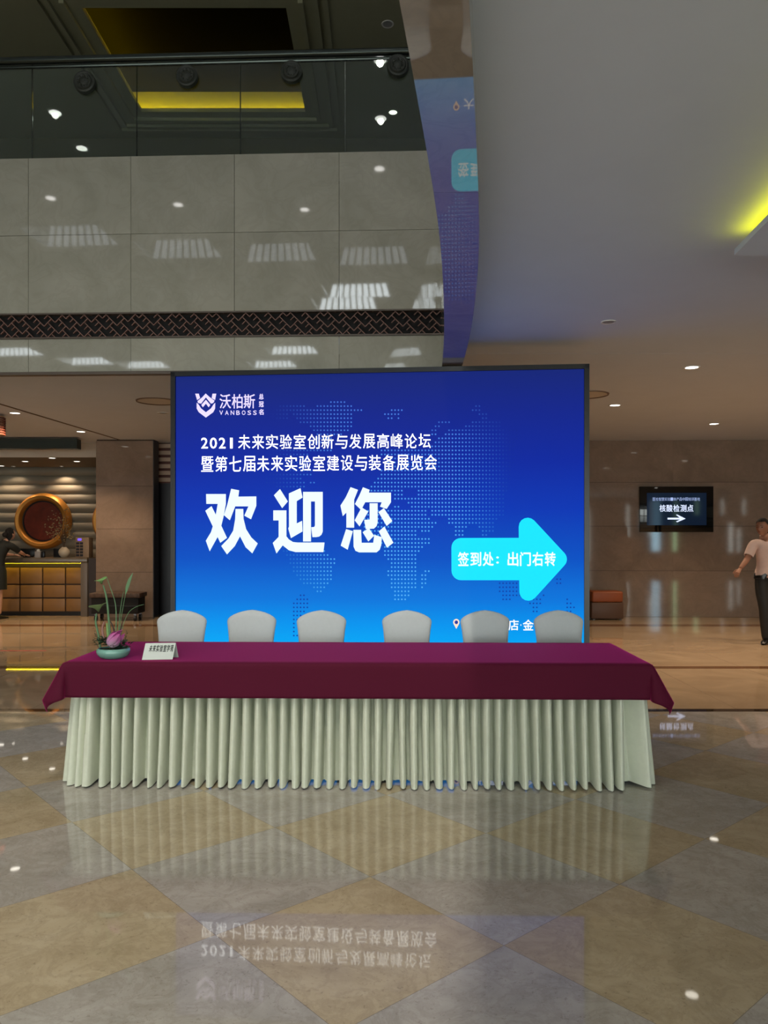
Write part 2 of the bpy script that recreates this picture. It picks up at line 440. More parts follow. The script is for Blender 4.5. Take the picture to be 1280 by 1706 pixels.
# upper floor behind the fascia
struct(MB().prism([(XL, fas_y(XL) + .06), (.9, 7.66), (6, 7.66), (6, 13.2), (XL, 13.2)], ZT - .25, ZT).build('floor_upper', pmat('upper_carpet', rgb(70, 60, 48), 0.9)))
ZU = 8.0
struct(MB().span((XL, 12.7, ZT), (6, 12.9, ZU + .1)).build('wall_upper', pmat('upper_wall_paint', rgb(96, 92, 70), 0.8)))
rx0, rx1, ry0, ry1 = -3.70, -1.20, 9.55, 11.9
m = MB()
m.span((XL, 7.9, ZU), (rx0, 12.8, ZU + .06)); m.span((rx1, 7.9, ZU), (6, 12.8, ZU + .06))
m.span((rx0, 7.9, ZU), (rx1, ry0, ZU + .06)); m.span((rx0, ry1, ZU), (rx1, 12.8, ZU + .06))
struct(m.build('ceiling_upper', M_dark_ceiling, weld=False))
m = MB(); e = 0.20
struct(MB().span((rx0 - e, ry0 - e, ZU + .42), (rx1 + e, ry1 + e, ZU + .46)).build('ceiling_recess_top', pmat('recess_top_shade', rgb(24, 22, 14), .9)))  # near-black top: the shade inside the recess is put into its colour
MATS['recess_top_shade'].node_tree.nodes['Principled BSDF'].inputs['Specular IOR Level'].default_value = 0.0
m.span((rx0 - e - .03, ry0 - e, ZU + .06), (rx0 - e, ry1 + e, ZU + .44)); m.span((rx1 + e, ry0 - e, ZU + .06), (rx1 + e + .03, ry1 + e, ZU + .44))
m.span((rx0 - e, ry1 + e, ZU + .06), (rx1 + e, ry1 + e + .03, ZU + .44)); m.span((rx0 - e, ry0 - e - .03, ZU + .06), (rx1 + e, ry0 - e, ZU + .44))
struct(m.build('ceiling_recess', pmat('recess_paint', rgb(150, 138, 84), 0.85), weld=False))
m = MB()
m.span((rx0 - .13, ry0, ZU + .062), (rx0 - .10, ry1 + .1, ZU + .085)); m.span((rx0 - .1, ry1 + .10, ZU + .062), (rx1 + .1, ry1 + .13, ZU + .085))
struct(m.build('trim_7', M_cove, weld=False))
m = MB()                                    # stepped mouldings round the recess
for k, o_ in enumerate((0.16, 0.34, 0.46)):
    hgt = 0.05
    for (a, b) in (((rx0 - o_ - .06, ry0 - o_, 0), (rx0 - o_, ry1 + o_, 0)), ((rx1 + o_, ry0 - o_, 0), (rx1 + o_ + .06, ry1 + o_, 0)), ((rx0 - o_, ry1 + o_, 0), (rx1 + o_, ry1 + o_ + .06, 0))):
        m.span((a[0], a[1], ZU - hgt), (b[0], b[1], ZU))
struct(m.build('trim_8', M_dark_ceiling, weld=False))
struct(MB().span((XL, 7.78, ZU), (6, 7.9, 9.9)).build('wall_header', M_plaster))

# atrium: high ceiling with truncated pyramid skylights (seen mirrored in the fascia)
ZA, YE, XA = 9.8, -25.0, 5.5
# (x, y of the far rim, kind) of every skylight
skylights = [(-9.75, -6.3, 'dim'), (-7.1, -7.5, 'dim'), (-4.35, -8.0, 'dim'), (-1.6, -8.5, 'dim'), (-2.4, -11.75, 'bright'), (-3.0, -13.2, 'bright'),
             (-6.3, -20.0, 'bright'), (-7.8, -22.8, 'bright'), (-18.9, -19.3, 'bright'), (-16.5, -21.4, 'bright'), (-14.1, -22.4, 'bright')]
HX, HY = 1.1, 0.7
from mathutils.geometry import tessellate_polygon
loops = [[Vector((XL, YE, ZA)), Vector((XA, YE, ZA)), Vector((XA, 7.85, ZA)), Vector((XL, 7.85, ZA))]]
for (x, y, kd) in skylights:
    cy = y + HY; loops.append([Vector((x - HX, cy - HY, ZA)), Vector((x - HX, cy + HY, ZA)), Vector((x + HX, cy + HY, ZA)), Vector((x + HX, cy - HY, ZA))])
flat = [v for lp in loops for v in lp]
atrium = struct(MB().add(flat, [tuple(t) for t in tessellate_polygon(loops)]).build('ceiling_atrium', M_plaster, weld=False))
M_sky_b = emat('skylight_pane_bright', (0.86, 0.95, 1.0, 1), SKY_BRIGHT); M_sky_d = emat('skylight_pane_dim', (0.86, 0.93, 1.0, 1), SKY_DIM)
M_bar = pmat('skylight_mullion', rgb(60, 62, 62), 0.6)
def coffer(cx, cy, kind):
    b, t, h = 1.0, 0.74, 1.0
    lo = [Vector((cx + sx * HX, cy + sy * HY, ZA)) for sx, sy in ((-1, -1), (1, -1), (1, 1), (-1, 1))]
    hi = [Vector((cx + sx * HX * t, cy + sy * HY * t, ZA + h)) for sx, sy in ((-1, -1), (1, -1), (1, 1), (-1, 1))]
    m1 = MB(); m1.add(lo + hi, [(0, 1, 5, 4), (1, 2, 6, 5), (3, 0, 4, 7)])
    o = m1.build('skylight', M_sky_b if kind == 'bright' else M_sky_d, atrium); o['kind'] = 'structure'
    m2 = MB(); m2.add(lo + hi, [(2, 3, 7, 6), (4, 5, 6, 7)])
    for (i, j) in ((0, 1), (1, 2), (3, 0)):
        for q in range(0, 10):
            f = (q + 0.0) / 9; a = lo[i].lerp(lo[j], f); c = hi[i].lerp(hi[j], f)
            inn = (Vector((cx, cy, ZA)) - (a + c) / 2); inn.z = 0; inn = inn.normalized() * 0.03
            m2.tube([a + inn, c + inn], 0.032, 4)
    o2 = m2.build('mullion', M_bar, o, weld=False); o2['kind'] = 'structure'
for (x, y, kind) in skylights: coffer(x, y + HY, kind)
struct(MB().span((XA, YE, ZT), (XA + .1, 8, ZA)).build('wall_atrium_right', M_plaster))
struct(MB().span((XL - .1, YE, 0), (XL, YF, ZA)).build('wall_left', M_plaster_warm))
struct(MB().span((XL, YE - .1, 0), (XA, YE, ZA)).build('wall_atrium_rear', M_plaster))
struct(MB().span((XL, YE, ZC), (XA, YR, ZC + .25)).build('floor_rear_gallery', M_plaster))
vs = []; fs = []
for i in range(NS + 1):
    vs += [Ls[i] + up * (ZT - ZB), Vector((XA, Ls[i].y, ZT))]
    if i: fs.append((2 * i - 2, 2 * i - 1, 2 * i + 1, 2 * i))
struct(MB().add(vs, fs).build('floor_slab', M_plaster))
struct(MB().span((XR, YR, 0), (XR + .1, YF, ZC)).build('wall_right', M_plaster_warm))
m = MB()
for px in (13.6,): pass
# recessed lamps of the atrium ceiling (seen mirrored in fascia and glass)
for (x, y) in ((-9.07, -3.2), (-6.08, -3.82), (-2.98, -4.36), (-.90, -2.31), (-7.02, 0.56), (-0.69, -0.16), (-0.54, 1.75), (-7.15, -0.83)):
    o = MB().lathe([(0.0001, ZA - .012), (0.11, ZA - .012), (0.11, ZA - .002)], (x, y, 0), 20).build('lamp_lens', M_lamp_cool, atrium); o['kind'] = 'structure'
    L = bpy.data.lights.new('atrium_beam', 'SPOT'); L.energy = ATRIUM_W; L.color = (1, .95, .86); L.spot_size = R(130); L.spot_blend = .8; L.shadow_soft_size = .06
    lo = bpy.data.objects.new('atrium_beam', L); link(lo, o); lo.location = (x, y, ZA - .05)

# entrance front behind the camera: daylight through glass panes between posts
M_day = emat('entrance_glass_daylight', (0.93, 1.0, 0.96, 1), DOOR_L); M_day_b = emat('entrance_glass_bluish', (0.45, 0.8, 1.0, 1), DOOR_L * 1.6); M_day_g = emat('entrance_glass_greenish', (0.6, 1.0, 0.55, 1), DOOR_L * 1.3)
panes = [(-9.5 + 1.35 * k, 1.12, 0.15, 2.75, M_day) for k in range(0, 14)] + [(10.5, .10, .8, 3.0, M_day), (11.55, .12, 1.5, 3.2, M_day), (11.83, .40, .74, 3.2, M_day_b), (12.74, .17, .74, 3.2, M_day_g), (13.74, .2, 2.5, 3.25, M_day_g), (15.0, .10, 2.5, 3.25, M_day), (15.4, .16, .69, 2.1, M_day), (15.78, .12, .69, 1.85, M_day), (16.02, .10, 2.5, 3.25, M_day)]
m = MB(); x = XL
for (c, wd, z0, z1, mm) in panes:
    m.span((x, YR - .15, 0), (c - wd / 2, YR, ZC)); m.span((c - wd / 2, YR - .15, 0), (c + wd / 2, YR, z0)); m.span((c - wd / 2, YR - .15, z1), (c + wd / 2, YR, ZC)); x = c + wd / 2
m.span((x, YR - .15, 0), (XR, YR, ZC))
struct(m.build('wall_entrance', pmat('entrance_wall', rgb(120, 104, 90), 0.6), weld=False))
for k, (c, wd, z0, z1, mm) in enumerate(panes):
    struct(MB().span((c - wd / 2, YR - .09, z0), (c + wd / 2, YR - .06, z1)).build('window_%d' % (k + 1), mm))

# rear walls on the ground floor
YW = 14.75
def wall_y(x): return YW - 0.03 * (x - 4)
m = MB(); zc = [0.0, 0.87, 1.71, 2.54, ZC]
xr = [0.2 + 1.75 * k for k in range(0, 12)]
for xa in xr:
    for za, zb2 in zip(zc, zc[1:]):
        g_ = 0.003
        vs = [(x, wall_y(x) + yo, z) for yo in (0, .06) for x, z in ((xa + .0008, za + g_), (xa + 1.7492, za + g_), (xa + 1.7492, zb2 - g_), (xa + .0008, zb2 - g_))]
        m.add(vs, [(0, 1, 2, 3), (7, 6, 5, 4), (0, 4, 5, 1), (1, 5, 6, 2), (2, 6, 7, 3), (3, 7, 4, 0)])
struct(m.build('wall_rear', M_wall, weld=False))
struct(MB().add([(0.2, wall_y(.2) + .03, 0), (XR, wall_y(XR) + .03, 0), (XR, wall_y(XR) + .03, ZC), (.2, wall_y(.2) + .03, ZC)], [(0, 1, 2, 3)]).build('wall_rear_backing', pmat('dark_joint', rgb(60, 44, 36), 0.8)))
struct(MB().span((-4.3, 15.2, 0), (0.3, 15.3, ZC)).build('wall_behind_screen', M_wall))
# marble column left of the screen
colx0, colx1, coly = at(160, 800, 14.6).x, at(255, 800, 14.6).x, 14.6
m = MB(); zc2 = [0.02, 0.62, 1.53, 2.44, ZC - .03]
zc2 = [0.0, 0.85, 1.66, 2.46, ZC - .02]
for za, zb2 in zip(zc2, zc2[1:]): m.span((colx0, coly, za + .003), (colx1, coly + .32, zb2 - .003))
colm = struct(m.build('column', M_wall, weld=False))
struct(MB().span((colx0 + .01, coly + .01, 0), (colx1 - .01, coly + .30, ZC)).build('column_core', MATS['dark_joint']))
# dark doorway right of the column with a striped transom
dx0, dx1 = colx1, -3.6
struct(MB().span((dx0 - .05, 14.61, 0), (dx0 + .012, 14.93, ZC)).build('trim_column_shade', pmat('navy_door_and_shade', rgb(26, 26, 38), 0.4)))  # dark sheet over the column's right side, its shade put into the colour
struct(MB().span((dx0 - .4, 15.15, 0), (dx1, 15.19, 2.55)).build('door_2', MATS['navy_door_and_shade']))
m = MB()
for k in range(6): m.span((dx0 - .3, 15.10, 2.58 + .13 * k), (dx1, 15.15, 2.58 + .13 * k + .075))
struct(m.build('trim_9', pmat('cream_louvre', rgb(190, 168, 150), 0.6), weld=False))
struct(MB().span((dx0 - .4, 15.15, 2.55), (dx1, 15.19, ZC)).build('trim_10', pmat('maroon_panel', rgb(96, 56, 50), 0.6)))

# ---- reception alcove at the left
YA = 17.5; ZR = 3.06
def wave(u, v):
    x = XL + (colx1 + 0.6 - XL) * u; z = ZR * v
    return Vector((x, YA - 0.055 * abs(math.sin(PI * z / 0.205)) ** 0.7, z))
struct(MB().grid(wave, 2, 240).build('wall_reception', pmat('wavy_grey_panel', rgb(146, 138, 122), 0.55), smooth=True))
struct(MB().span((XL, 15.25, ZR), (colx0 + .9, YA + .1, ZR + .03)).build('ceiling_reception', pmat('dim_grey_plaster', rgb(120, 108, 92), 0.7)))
struct(MB().span((XL, 15.22, ZR - .0), (colx0 + .2, 15.26, ZC)).build('wall_reception_header', M_plaster_warm))
struct(MB().span((colx1 - .1, 15.5, 0), (colx1, YA, ZC)).build('wall_reception_side', M_wall))
struct(MB().span((XL, YF - .4, 0), (colx1 + 1, YF, ZC)).build('wall_reception_back', M_wall))
b0, b1 = at(8, 745, 14.2), at(128, 745, 14.2)
struct(MB().span((-9.0, 14.2, 3.12), (b1.x, 14.4, ZC - .03)).build('beam', pmat('dark_green_beam', rgb(40, 52, 50), 0.35)))

# ================================================================ OBJECTS
# ---------------------------------------------------------------- LED wall
SX, SY, TAN = (634 - 640) / F * 7.35, 7.35, 0.09
CS = 1 / math.sqrt(1 + TAN * TAN)
def scr(px, py, out=0.0):
    """pixel of the printed layout -> (u, v) on the screen's face"""
    dx = (px - 640) / F
    D = (SY + TAN * SX) / (1 + TAN * dx)
    X = dx * D
    return ((X - SX) / CS, H + (890 - py) / F * D)
screen = empty('led_screen', (SX, SY, 0), -math.atan(TAN))
tag(screen, 'large LED wall with blue welcome slide, black-framed, behind the row of chairs', 'screen')
u0, u1 = scr(293.5, 850)[0], scr(973, 850)[0]
ztop = 3.078; zbot = 0.46
bu0, bu1 = scr(286, 850)[0], scr(981.5, 850)[0]
BZT = 3.122
def panel_material():
    k = NT('led_gradient'); b = k.b
    sep = k.add('ShaderNodeSeparateXYZ'); k.link(k.coord(), sep.inputs[0])
    stops_px = [(1075, (4, 158, 232)), (1040, (4, 140, 225)), (1000, (8, 112, 208)), (930, (6, 76, 184)), (850, (9, 52, 170)), (770, (11, 38, 150)), (690, (16, 35, 132)), (620, (19, 35, 112))]
    z0, z1 = zbot, ztop
    st = [(0.0, rgb(4, 165, 236))] + [((scr(634, y)[1] - z0) / (z1 - z0), rgb(*c)) for y, c in stops_px]
    st = [(min(1, max(0, p)), c) for p, c in st]
    f = k.math('DIVIDE', k.math('SUBTRACT', sep.outputs[2], z0), z1 - z0)
    col = k.ramp(f, st)
    b.inputs['Base Color'].default_value = (0.01, 0.01, 0.012, 1); b.inputs['Roughness'].default_value = 0.5
    k.link(col, b.inputs['Emission Color']); b.inputs['Emission Strength'].default_value = 1.15; b.inputs['Specular IOR Level'].default_value = 0.0
    return k.m, stops_px
M_led, LED_STOPS = panel_material()
def bg(py):
    st = sorted(LED_STOPS)
    for (ya, ca), (yb, cb) in zip(st, st[1:]):
        if py <= yb:
            f = max(0, min(1, (py - ya) / (yb - ya))); return [ca[i] + (cb[i] - ca[i]) * f for i in range(3)]
    return st[-1][1]
MB().span((u0, -0.004, zbot), (u1, 0.02, ztop)).build('display_panel', M_led, screen)
m = MB()
m.span((bu0, -0.03, 0.0), (u0, 0.14, BZT)); m.span((u1, -0.03, 0.0), (bu1, 0.14, BZT)); m.span((bu0, -0.03, ztop), (bu1, 0.14, BZT)); m.span((bu0, 0.02, 0), (bu1, 0.14, BZT))
m.build('casing', pmat('satin_black', rgb(12, 13, 15), 0.32), screen, weld=False)
MB().span((u0, -0.02, 0.0), (u1, 0.02, zbot)).build('plinth', M_black, screen)
M_white_led = emat('led_white', (0.93, 0.95, 1.0, 1), 2.8); M_lilac_led = emat('led_lilac', rgb(226, 214, 255), 1.15)
M_cyan_led = emat('led_cyan', (0.0, 0.64, 0.9, 1), 1.25); M_pin_led = emat('led_pin_cream', rgb(250, 214, 190), 1.2)
M_big_led = emat('led_ice_white', (0.80, 0.97, 1.0, 1), 1.12)
def on_screen(name, px_pts, faces, mat, depth=0.006, kind=None, parent=None):
    vs = []
    for (x, y) in px_pts:
        u, v = scr(x, y); vs.append((u, -0.004 - depth, v))
    o = mesh_obj(name, vs, faces, mat, parent or screen)
    if kind: o['kind'] = kind
    return o
def screen_text(name, body, box, bold, mat, depth=0.008, gaps=None):
    vs, fs = text_shape(body, bold); x0, y0, x1, y1 = box
    return on_screen(name, [(x0 + a * (x1 - x0), y1 - b * (y1 - y0)) for a, b in vs], fs, mat, depth)
def spaced(name, chars, box_each, bold, mat, depth=0.008):
    """one line of writing set glyph by glyph: every glyph has its own box"""
    V, Fc = [], []
    for ch, (x0, y0, x1, y1) in zip(chars, box_each):
        vs, fs = text_shape(ch, bold); b = len(V)
        V += [(x0 + a * (x1 - x0), y1 - c * (y1 - y0)) for a, c in vs]; Fc += [tuple(i + b for i in f) for f in fs]
    return on_screen(name, V, Fc, mat, depth)
def run(name, chars, x0, x1, y0, y1, bold, mat, fill=0.88, dy=0.0, depth=0.008):
    n = len(chars); p = (x1 - x0) / n; bx = []
    for i in range(n):
        s = dy * i / n
        h0, h1 = y0, y1
        if chars[i] in '·': bx.append((x0 + p * (i + .42), (y0 + y1) / 2 - 1.4, x0 + p * (i + .58), (y0 + y1) / 2 + 1.4)); continue
        if chars[i] in '：': bx.append((x0 + p * (i + .15), y0 + (y1 - y0) * .32, x0 + p * (i + .36), y0 + (y1 - y0) * .82)); continue
        bx.append((x0 + p * i + p * (1 - fill) / 2, h0 + s, x0 + p * (i + 1) - p * (1 - fill) / 2, h1 + s))
    return spaced(name, chars, bx, bold, mat, depth)
# two title lines
spaced('title_text', '2021', [(336, 729.5, 347, 747.3), (350.5, 729.5, 362, 747.5), (365.5, 729.5, 376.5, 747.3), (384, 729.7, 388.4, 747.3)], 0.008, M_white_led)
run('title_text', '未来实验室创新与发展高峰论坛', 396, 719.5, 724.5, 748.5, 0.0, M_white_led, 0.86, -2.0)
run('title_text', '暨第七届未来实验室建设与装备展览会', 334.5, 729.5, 760.5, 786.0, 0.0, M_white_led, 0.86, -3.0)
# three large characters, cut from straight strokes
def big(ox, oy, strokes):
    V, Fc = [], []
    for st in strokes:
        b = len(V); V += [(ox + x * 110 / 1280, oy + y * 110 / 1280) for x, y in st]
        Fc.append(tuple(range(b, b + len(st))))
    return V, Fc
def tess(V, Fc):
    """split concave outlines into triangles"""
    from mathutils.geometry import tessellate_polygon
    out = []
    for f in Fc:
        for t in tessellate_polygon([[Vector((V[i][0], V[i][1], 0)) for i in f]]): out.append(tuple(f[i] for i in t))
    return out
ch1 = [[(165, 212), (548, 212), (548, 400), (505, 640), (460, 825), (395, 1030), (235, 1320), (160, 1115), (260, 950), (340, 690), (390, 402), (170, 402)],
       [(150, 535), (270, 445), (460, 825), (570, 1060), (440, 1155), (300, 850)],
       [(650, 110), (805, 140), (790, 262), (1137, 258), (1137, 440), (1035, 700), (905, 630), (985, 450), (730, 450), (625, 720), (510, 620), (580, 400)],
       [(735, 500), (885, 500), (890, 690), (940, 890), (1040, 1050), (1165, 1168), (1060, 1360), (930, 1240), (822, 1030), (720, 1220), (570, 1380), (458, 1218), (600, 1070), (690, 920), (728, 700)]]
ch2 = [[(140, 235), (258, 115), (410, 355), (300, 485)],
       [(128, 528), (382, 528), (382, 1030), (430, 1090), (510, 1140), (600, 1150), (1120, 1150), (1098, 1335), (560, 1335), (430, 1300), (310, 1205), (190, 1362), (118, 1158), (232, 1040), (232, 722), (128, 722)],
       [(430, 200), (655, 98), (695, 280), (582, 350), (582, 780), (685, 730), (695, 935), (470, 1065), (418, 880), (432, 840)],
       [(705, 170), (1085, 170), (1085, 940), (1060, 1000), (1015, 1035), (960, 1045), (885, 1045), (862, 855), (920, 850), (935, 820), (935, 355), (858, 355), (858, 1130), (705, 1130)]]
ch3 = [[(285, 78), (430, 130), (355, 320), (355, 862), (205, 862), (205, 570), (135, 640), (90, 435), (190, 280)],
       [(525, 80), (655, 130), (640, 185), (1068, 185), (1068, 370), (985, 500), (855, 455), (890, 370), (570, 370), (490, 520), (370, 405), (460, 230)],
       [(655, 390), (810, 390), (810, 760), (790, 830), (740, 880), (580, 890), (550, 712), (655, 705)],
       [(500, 470), (630, 550), (460, 838), (365, 720)], [(825, 560), (930, 485), (1095, 735), (985, 830)],
       [(200, 890), (330, 930), (230, 1290), (95, 1210)],
       [(340, 905), (490, 905), (500, 1155), (725, 1155), (745, 1000), (890, 1045), (880, 1200), (850, 1290), (790, 1340), (450, 1340), (380, 1310), (345, 1230)],
       [(520, 950), (640, 870), (740, 1020), (630, 1130)], [(832, 935), (940, 840), (1115, 1155), (990, 1250)]]
for ox, ch in ((330, ch1), (445, ch2), (560, ch3)):
    V, Fc = big(ox, 805, ch); on_screen('welcome_character', V, tess(V, Fc), M_big_led, 0.009)
# emblem and sponsor name
k_ = 140 / 1280
lg = [[(145, 148), (200, 148), (220, 215), (175, 245)], [(408, 148), (466, 148), (448, 245), (396, 215)],
      [(305, 145), (365, 200), (440, 255), (420, 290), (385, 300), (308, 205), (235, 300), (190, 290), (180, 260), (250, 205)],
      [(308, 240), (375, 320), (350, 355), (308, 300), (262, 355), (238, 320)],
      [(168, 285), (195, 310), (235, 372), (308, 430), (385, 372), (425, 310), (450, 285), (448, 375), (420, 430), (308, 512), (200, 430), (168, 375)]]
V, Fc = [], []
for st in lg:
    b = len(V); V += [(310 + x * k_, 640 + y * k_) for x, y in st]; Fc.append(tuple(range(b, b + len(st))))
on_screen('emblem', V, tess(V, Fc), M_lilac_led)
spaced('sponsor_name', '沃柏斯', [(366.5, 657, 385.5, 681), (387, 657, 405, 681), (406.5, 657, 425.5, 681)], 0.012, M_lilac_led)
spaced('sponsor_name', 'VANBOSS', [(366.3 + 9.35 * k, 684.2, 372.3 + 9.35 * k, 691.6) for k in range(7)], 0.012, M_lilac_led)
spaced('sponsor_caption', '总冠名', [(432.0, 656.3 + 12.8 * k, 440, 665.8 + 12.8 * k) for k in range(3)], 0.03, M_lilac_led)
# cyan arrow with its lettering
def rounded(poly, rad, n=6):
    out = []
    for i, p in enumerate(poly):
        p = Vector(p); a = Vector(poly[i - 1]); b = Vector(poly[(i + 1) % len(poly)]); r = rad[i]
        if r == 0: out.append(tuple(p)); continue
        da = (a - p).normalized(); db = (b - p).normalized(); half = da.angle(db) / 2; t = r / math.tan(half)
        p0 = p + da * t; p1 = p + db * t; c = p + (da + db).normalized() * (r / math.sin(half))
        v0 = p0 - c; v1 = p1 - c; ang = v0.angle(v1); s = 1 if v0.x * v1.y - v0.y * v1.x > 0 else -1
        for k in range(n + 1):
            q = s * ang * k / n; out.append((c.x + v0.x * math.cos(q) - v0.y * math.sin(q), c.y + v0.x * math.sin(q) + v0.y * math.cos(q)))
    return out
ar = rounded([(752.3, 896.3), (864.5, 896.0), (864.0, 839), (950, 931.5), (866, 1024), (865.2, 966.6), (752.5, 966.6)], [16, 0, 15, 15, 15, 0, 16])
on_screen('arrow', ar, tess(ar, [tuple(range(len(ar)))]), M_cyan_led)
M_arrow_led = emat('led_white_on_cyan', (0.85, 1.0, 1.0, 1), 1.15)
run('arrow_text', '签到处：', 762, 844.5, 919.5, 943, 0.02, M_arrow_led, 0.88, 0, 0.010)
run('arrow_text', '出门右转', 844.5, 927, 919.5, 943, 0.02, M_arrow_led, 0.88, 0, 0.010)
# location line, half hidden behind the chairs
pin = [(760.5 + 5.2 * math.cos(R(a)), 1036.5 + 5.6 * math.sin(R(a))) for a in range(150, 391, 20)] + [(760.5, 1047.5)]
hole = [(760.5 + 3.0 * math.cos(R(a)), 1036.5 + 3.2 * math.sin(R(a))) for a in range(0, 360, 30)]
n_ = len(pin)
on_screen('location_pin', pin, tess(pin, [tuple(range(n_))]), M_pin_led)
on_screen('location_pin_hole', hole, [tuple(range(len(hole)))], emat('led_pin_blue', rgb(40, 60, 160), 1.0), 0.0075)
M_loc_led = emat('led_white_small', (0.93, 0.95, 1.0, 1), 1.2)
run('location_text', '大世界酒店', 772, 865, 1032, 1050, 0.012, M_loc_led, 0.92)
run('location_text', '·', 864, 872, 1032, 1050, 0.0, M_loc_led, 0.92)
run('location_text', '金色大厅', 870.5, 948, 1032, 1050, 0.012, M_loc_led, 0.92)
# dotted world map
Sx, Sy = 5.62, 6.70
rows = {}
def sp(y, *spans):
    j = round((y - 650) / Sy); rows.setdefault(j, []).extend(spans)
def c4(y, *sps):
    sp(640 + y * .21875, *[(440 + a * .21875, 440 + b * .21875) for a, b in sps])
def c6(y, *sps):
    sp(600 + y * .2969, *[(620 + a * .2969, 620 + b * .2969) for a, b in sps])
c4(124, (508, 615)); c4(155, (110, 325), (408, 665)); c4(184, (80, 740)); c4(213, (80, 690)); c4(243, (60, 180), (230, 665)); c4(273, (100, 180), (240, 665)); c4(303, (260, 665)); c4(333, (355, 665)); c4(363, (385, 645))
c4(392, (400, 600)); c4(422, (380, 520)); c4(452, (340, 520)); c4(490, (200, 520)); c4(520, (60, 300), (410, 500)); c4(550, (50, 330)); c4(580, (60, 340)); c4(610, (60, 345)); c4(640, (60, 345)); c4(670, (170, 355)); c4(700, (50, 375)); c4(732, (20, 280), (365, 375)); c4(762, (10, 305), (340, 402)); c4(793, (80, 325))
for y, a, b in ((924, 476, 545), (931, 480, 561), (938, 484, 561), (945, 488, 556), (951, 490, 556), (958, 496, 552), (965, 500, 551), (972, 506, 548), (979, 522, 542), (986, 530, 537), (917, 470, 540), (910, 468, 530), (903, 470, 520)): sp(y, (a, b))
c6(288, (108, 178)); c6(310, (75, 145)); c6(332, (92, 112), (150, 158))
c6(258, (586, 600)); c6(280, (566, 610)); c6(302, (588, 655)); c6(325, (610, 650)); c6(350, (362, 435), (564, 715)); c6(372, (345, 378), (530, 715)); c6(397, (335, 355), (420, 810)); c6(418, (330, 360), (400, 810)); c6(440, (365, 810)); c6(462, (345, 805)); c6(485, (335, 800))
c6(510, (55, 795)); c6(532, (50, 795)); c6(555, (100, 795)); c6(578, (60, 790)); c6(600, (60, 785)); c6(622, (45, 780)); c6(645, (40, 775)); c6(668, (22, 770)); c6(690, (2, 765)); c6(712, (0, 760)); c6(737, (0, 180), (258, 755)); c6(760, (130, 182), (250, 750)); c6(782, (130, 745)); c6(804, (208, 742)); c6(826, (-15, 10), (132, 158), (222, 740))
c6(848, (-30, 310), (330, 740)); c6(870, (-35, 312), (332, 740)); c6(892, (-40, 245), (248, 330), (428, 700)); c6(914, (-40, 246), (245, 362), (428, 692)); c6(936, (-40, 240), (262, 348), (464, 526), (594, 690)); c6(958, (-38, 250), (278, 325), (466, 512), (608, 682)); c6(981, (-30, 258), (466, 512), (612, 652)); c6(1005, (40, 328)); c6(1028, (50, 326)); c6(1050, (60, 292)); c6(1073, (62, 272)); c6(1096, (62, 252)); c6(1118, (80, 256)); c6(1140, (96, 256)); c6(1163, (98, 256)); c6(1185, (80, 256), (298, 328)); c6(1208, (80, 256), (282, 312)); c6(1230, (96, 244), (280, 312)); c6(1253, (98, 240), (282, 310)); c6(1276, (98, 240), (282, 294)); c6(1298, (116, 204)); c6(1320, (118, 204)); c6(1344, (116, 186))
nlit = {j: list(s) for j, s in rows.items()}; rows.clear()
for y, a, b in ((992, 497, 510), (999, 495, 514), (1006, 490, 514), (1012, 489, 513), (1019, 487, 508), (1026, 487, 503), (1033, 487, 497), (1040, 487, 494), (1047, 487, 494), (1054, 487, 494), (1061, 491, 496)): sp(y, (a, b))
c6(1230, (1025, 1058)); c6(1253, (712, 830), (1025, 1058)); c6(1276, (708, 830)); c6(1298, (706, 830)); c6(1320, (722, 830), (950, 962)); c6(1344, (722, 782), (900, 945), (1083, 1092)); c6(1367, (890, 945), (1083, 1115)); c6(1390, (894, 925), (1083, 1135)); c6(1412, (908, 925), (1083, 1120))
ndark = {j: list(s) for j, s in rows.items()}
V, Fc, Cc = [], [], []
def dot(x, y, col):
    b = len(V); r = 1.45
    for k in range(8): V.append((x + r * math.cos(k * PI / 4 + .39), y + r * math.sin(k * PI / 4 + .39)))
    Fc.append(tuple(range(b, b + 8))); Cc.append(col)
seen = set()
for dark, R_ in ((False, nlit), (True, ndark)):
    for j, spans in R_.items():
        y = 650 + j * Sy
        for a, b in spans:
            for i in range(math.ceil((a - 400) / Sx - .2), math.floor((b - 400) / Sx + .2) + 1):
                x = 400 + i * Sx
                if (i, j) in seen: continue
                seen.add((i, j))
                if dark: col = (16, 54, 164); f = 0.85
                else:
                    g = bg(y); t = max(0, min(1, (y - 660) / 240))
                    col = (70 + 16 * t, 120 + 62 * t, 226 + 24 * t)
                    f = 0.95
                    if x < 600: f = max(0.10, min(0.9, (x - 445) / 120))
                    if x > 760: f = max(0.06, min(0.9, (858 - x) / 100))
                    if x > 700 and y < 720: f *= 0.7
                g = bg(y); dot(x, y, [g[q] + (col[q] - g[q]) * f for q in range(3)])
mp = on_screen('world_map', V, Fc, None, 0.003, 'stuff')
at_ = mp.data.color_attributes.new('dot', 'FLOAT_COLOR', 'CORNER')
for pi_, poly in enumerate(mp.data.polygons):
    for li in poly.loop_indices: at_.data[li].color = (s2l(Cc[pi_][0]), s2l(Cc[pi_][1]), s2l(Cc[pi_][2]), 1)
k = NT('led_dots'); k.b.inputs['Specular IOR Level'].default_value = 0.0; k.b.inputs['Base Color'].default_value = (0.01, 0.01, 0.01, 1)
an = k.add('ShaderNodeVertexColor', layer_name='dot'); k.link(an.outputs[0], k.b.inputs['Emission Color']); k.b.inputs['Emission Strength'].default_value = 1.0
mp.data.materials.append(k.m)

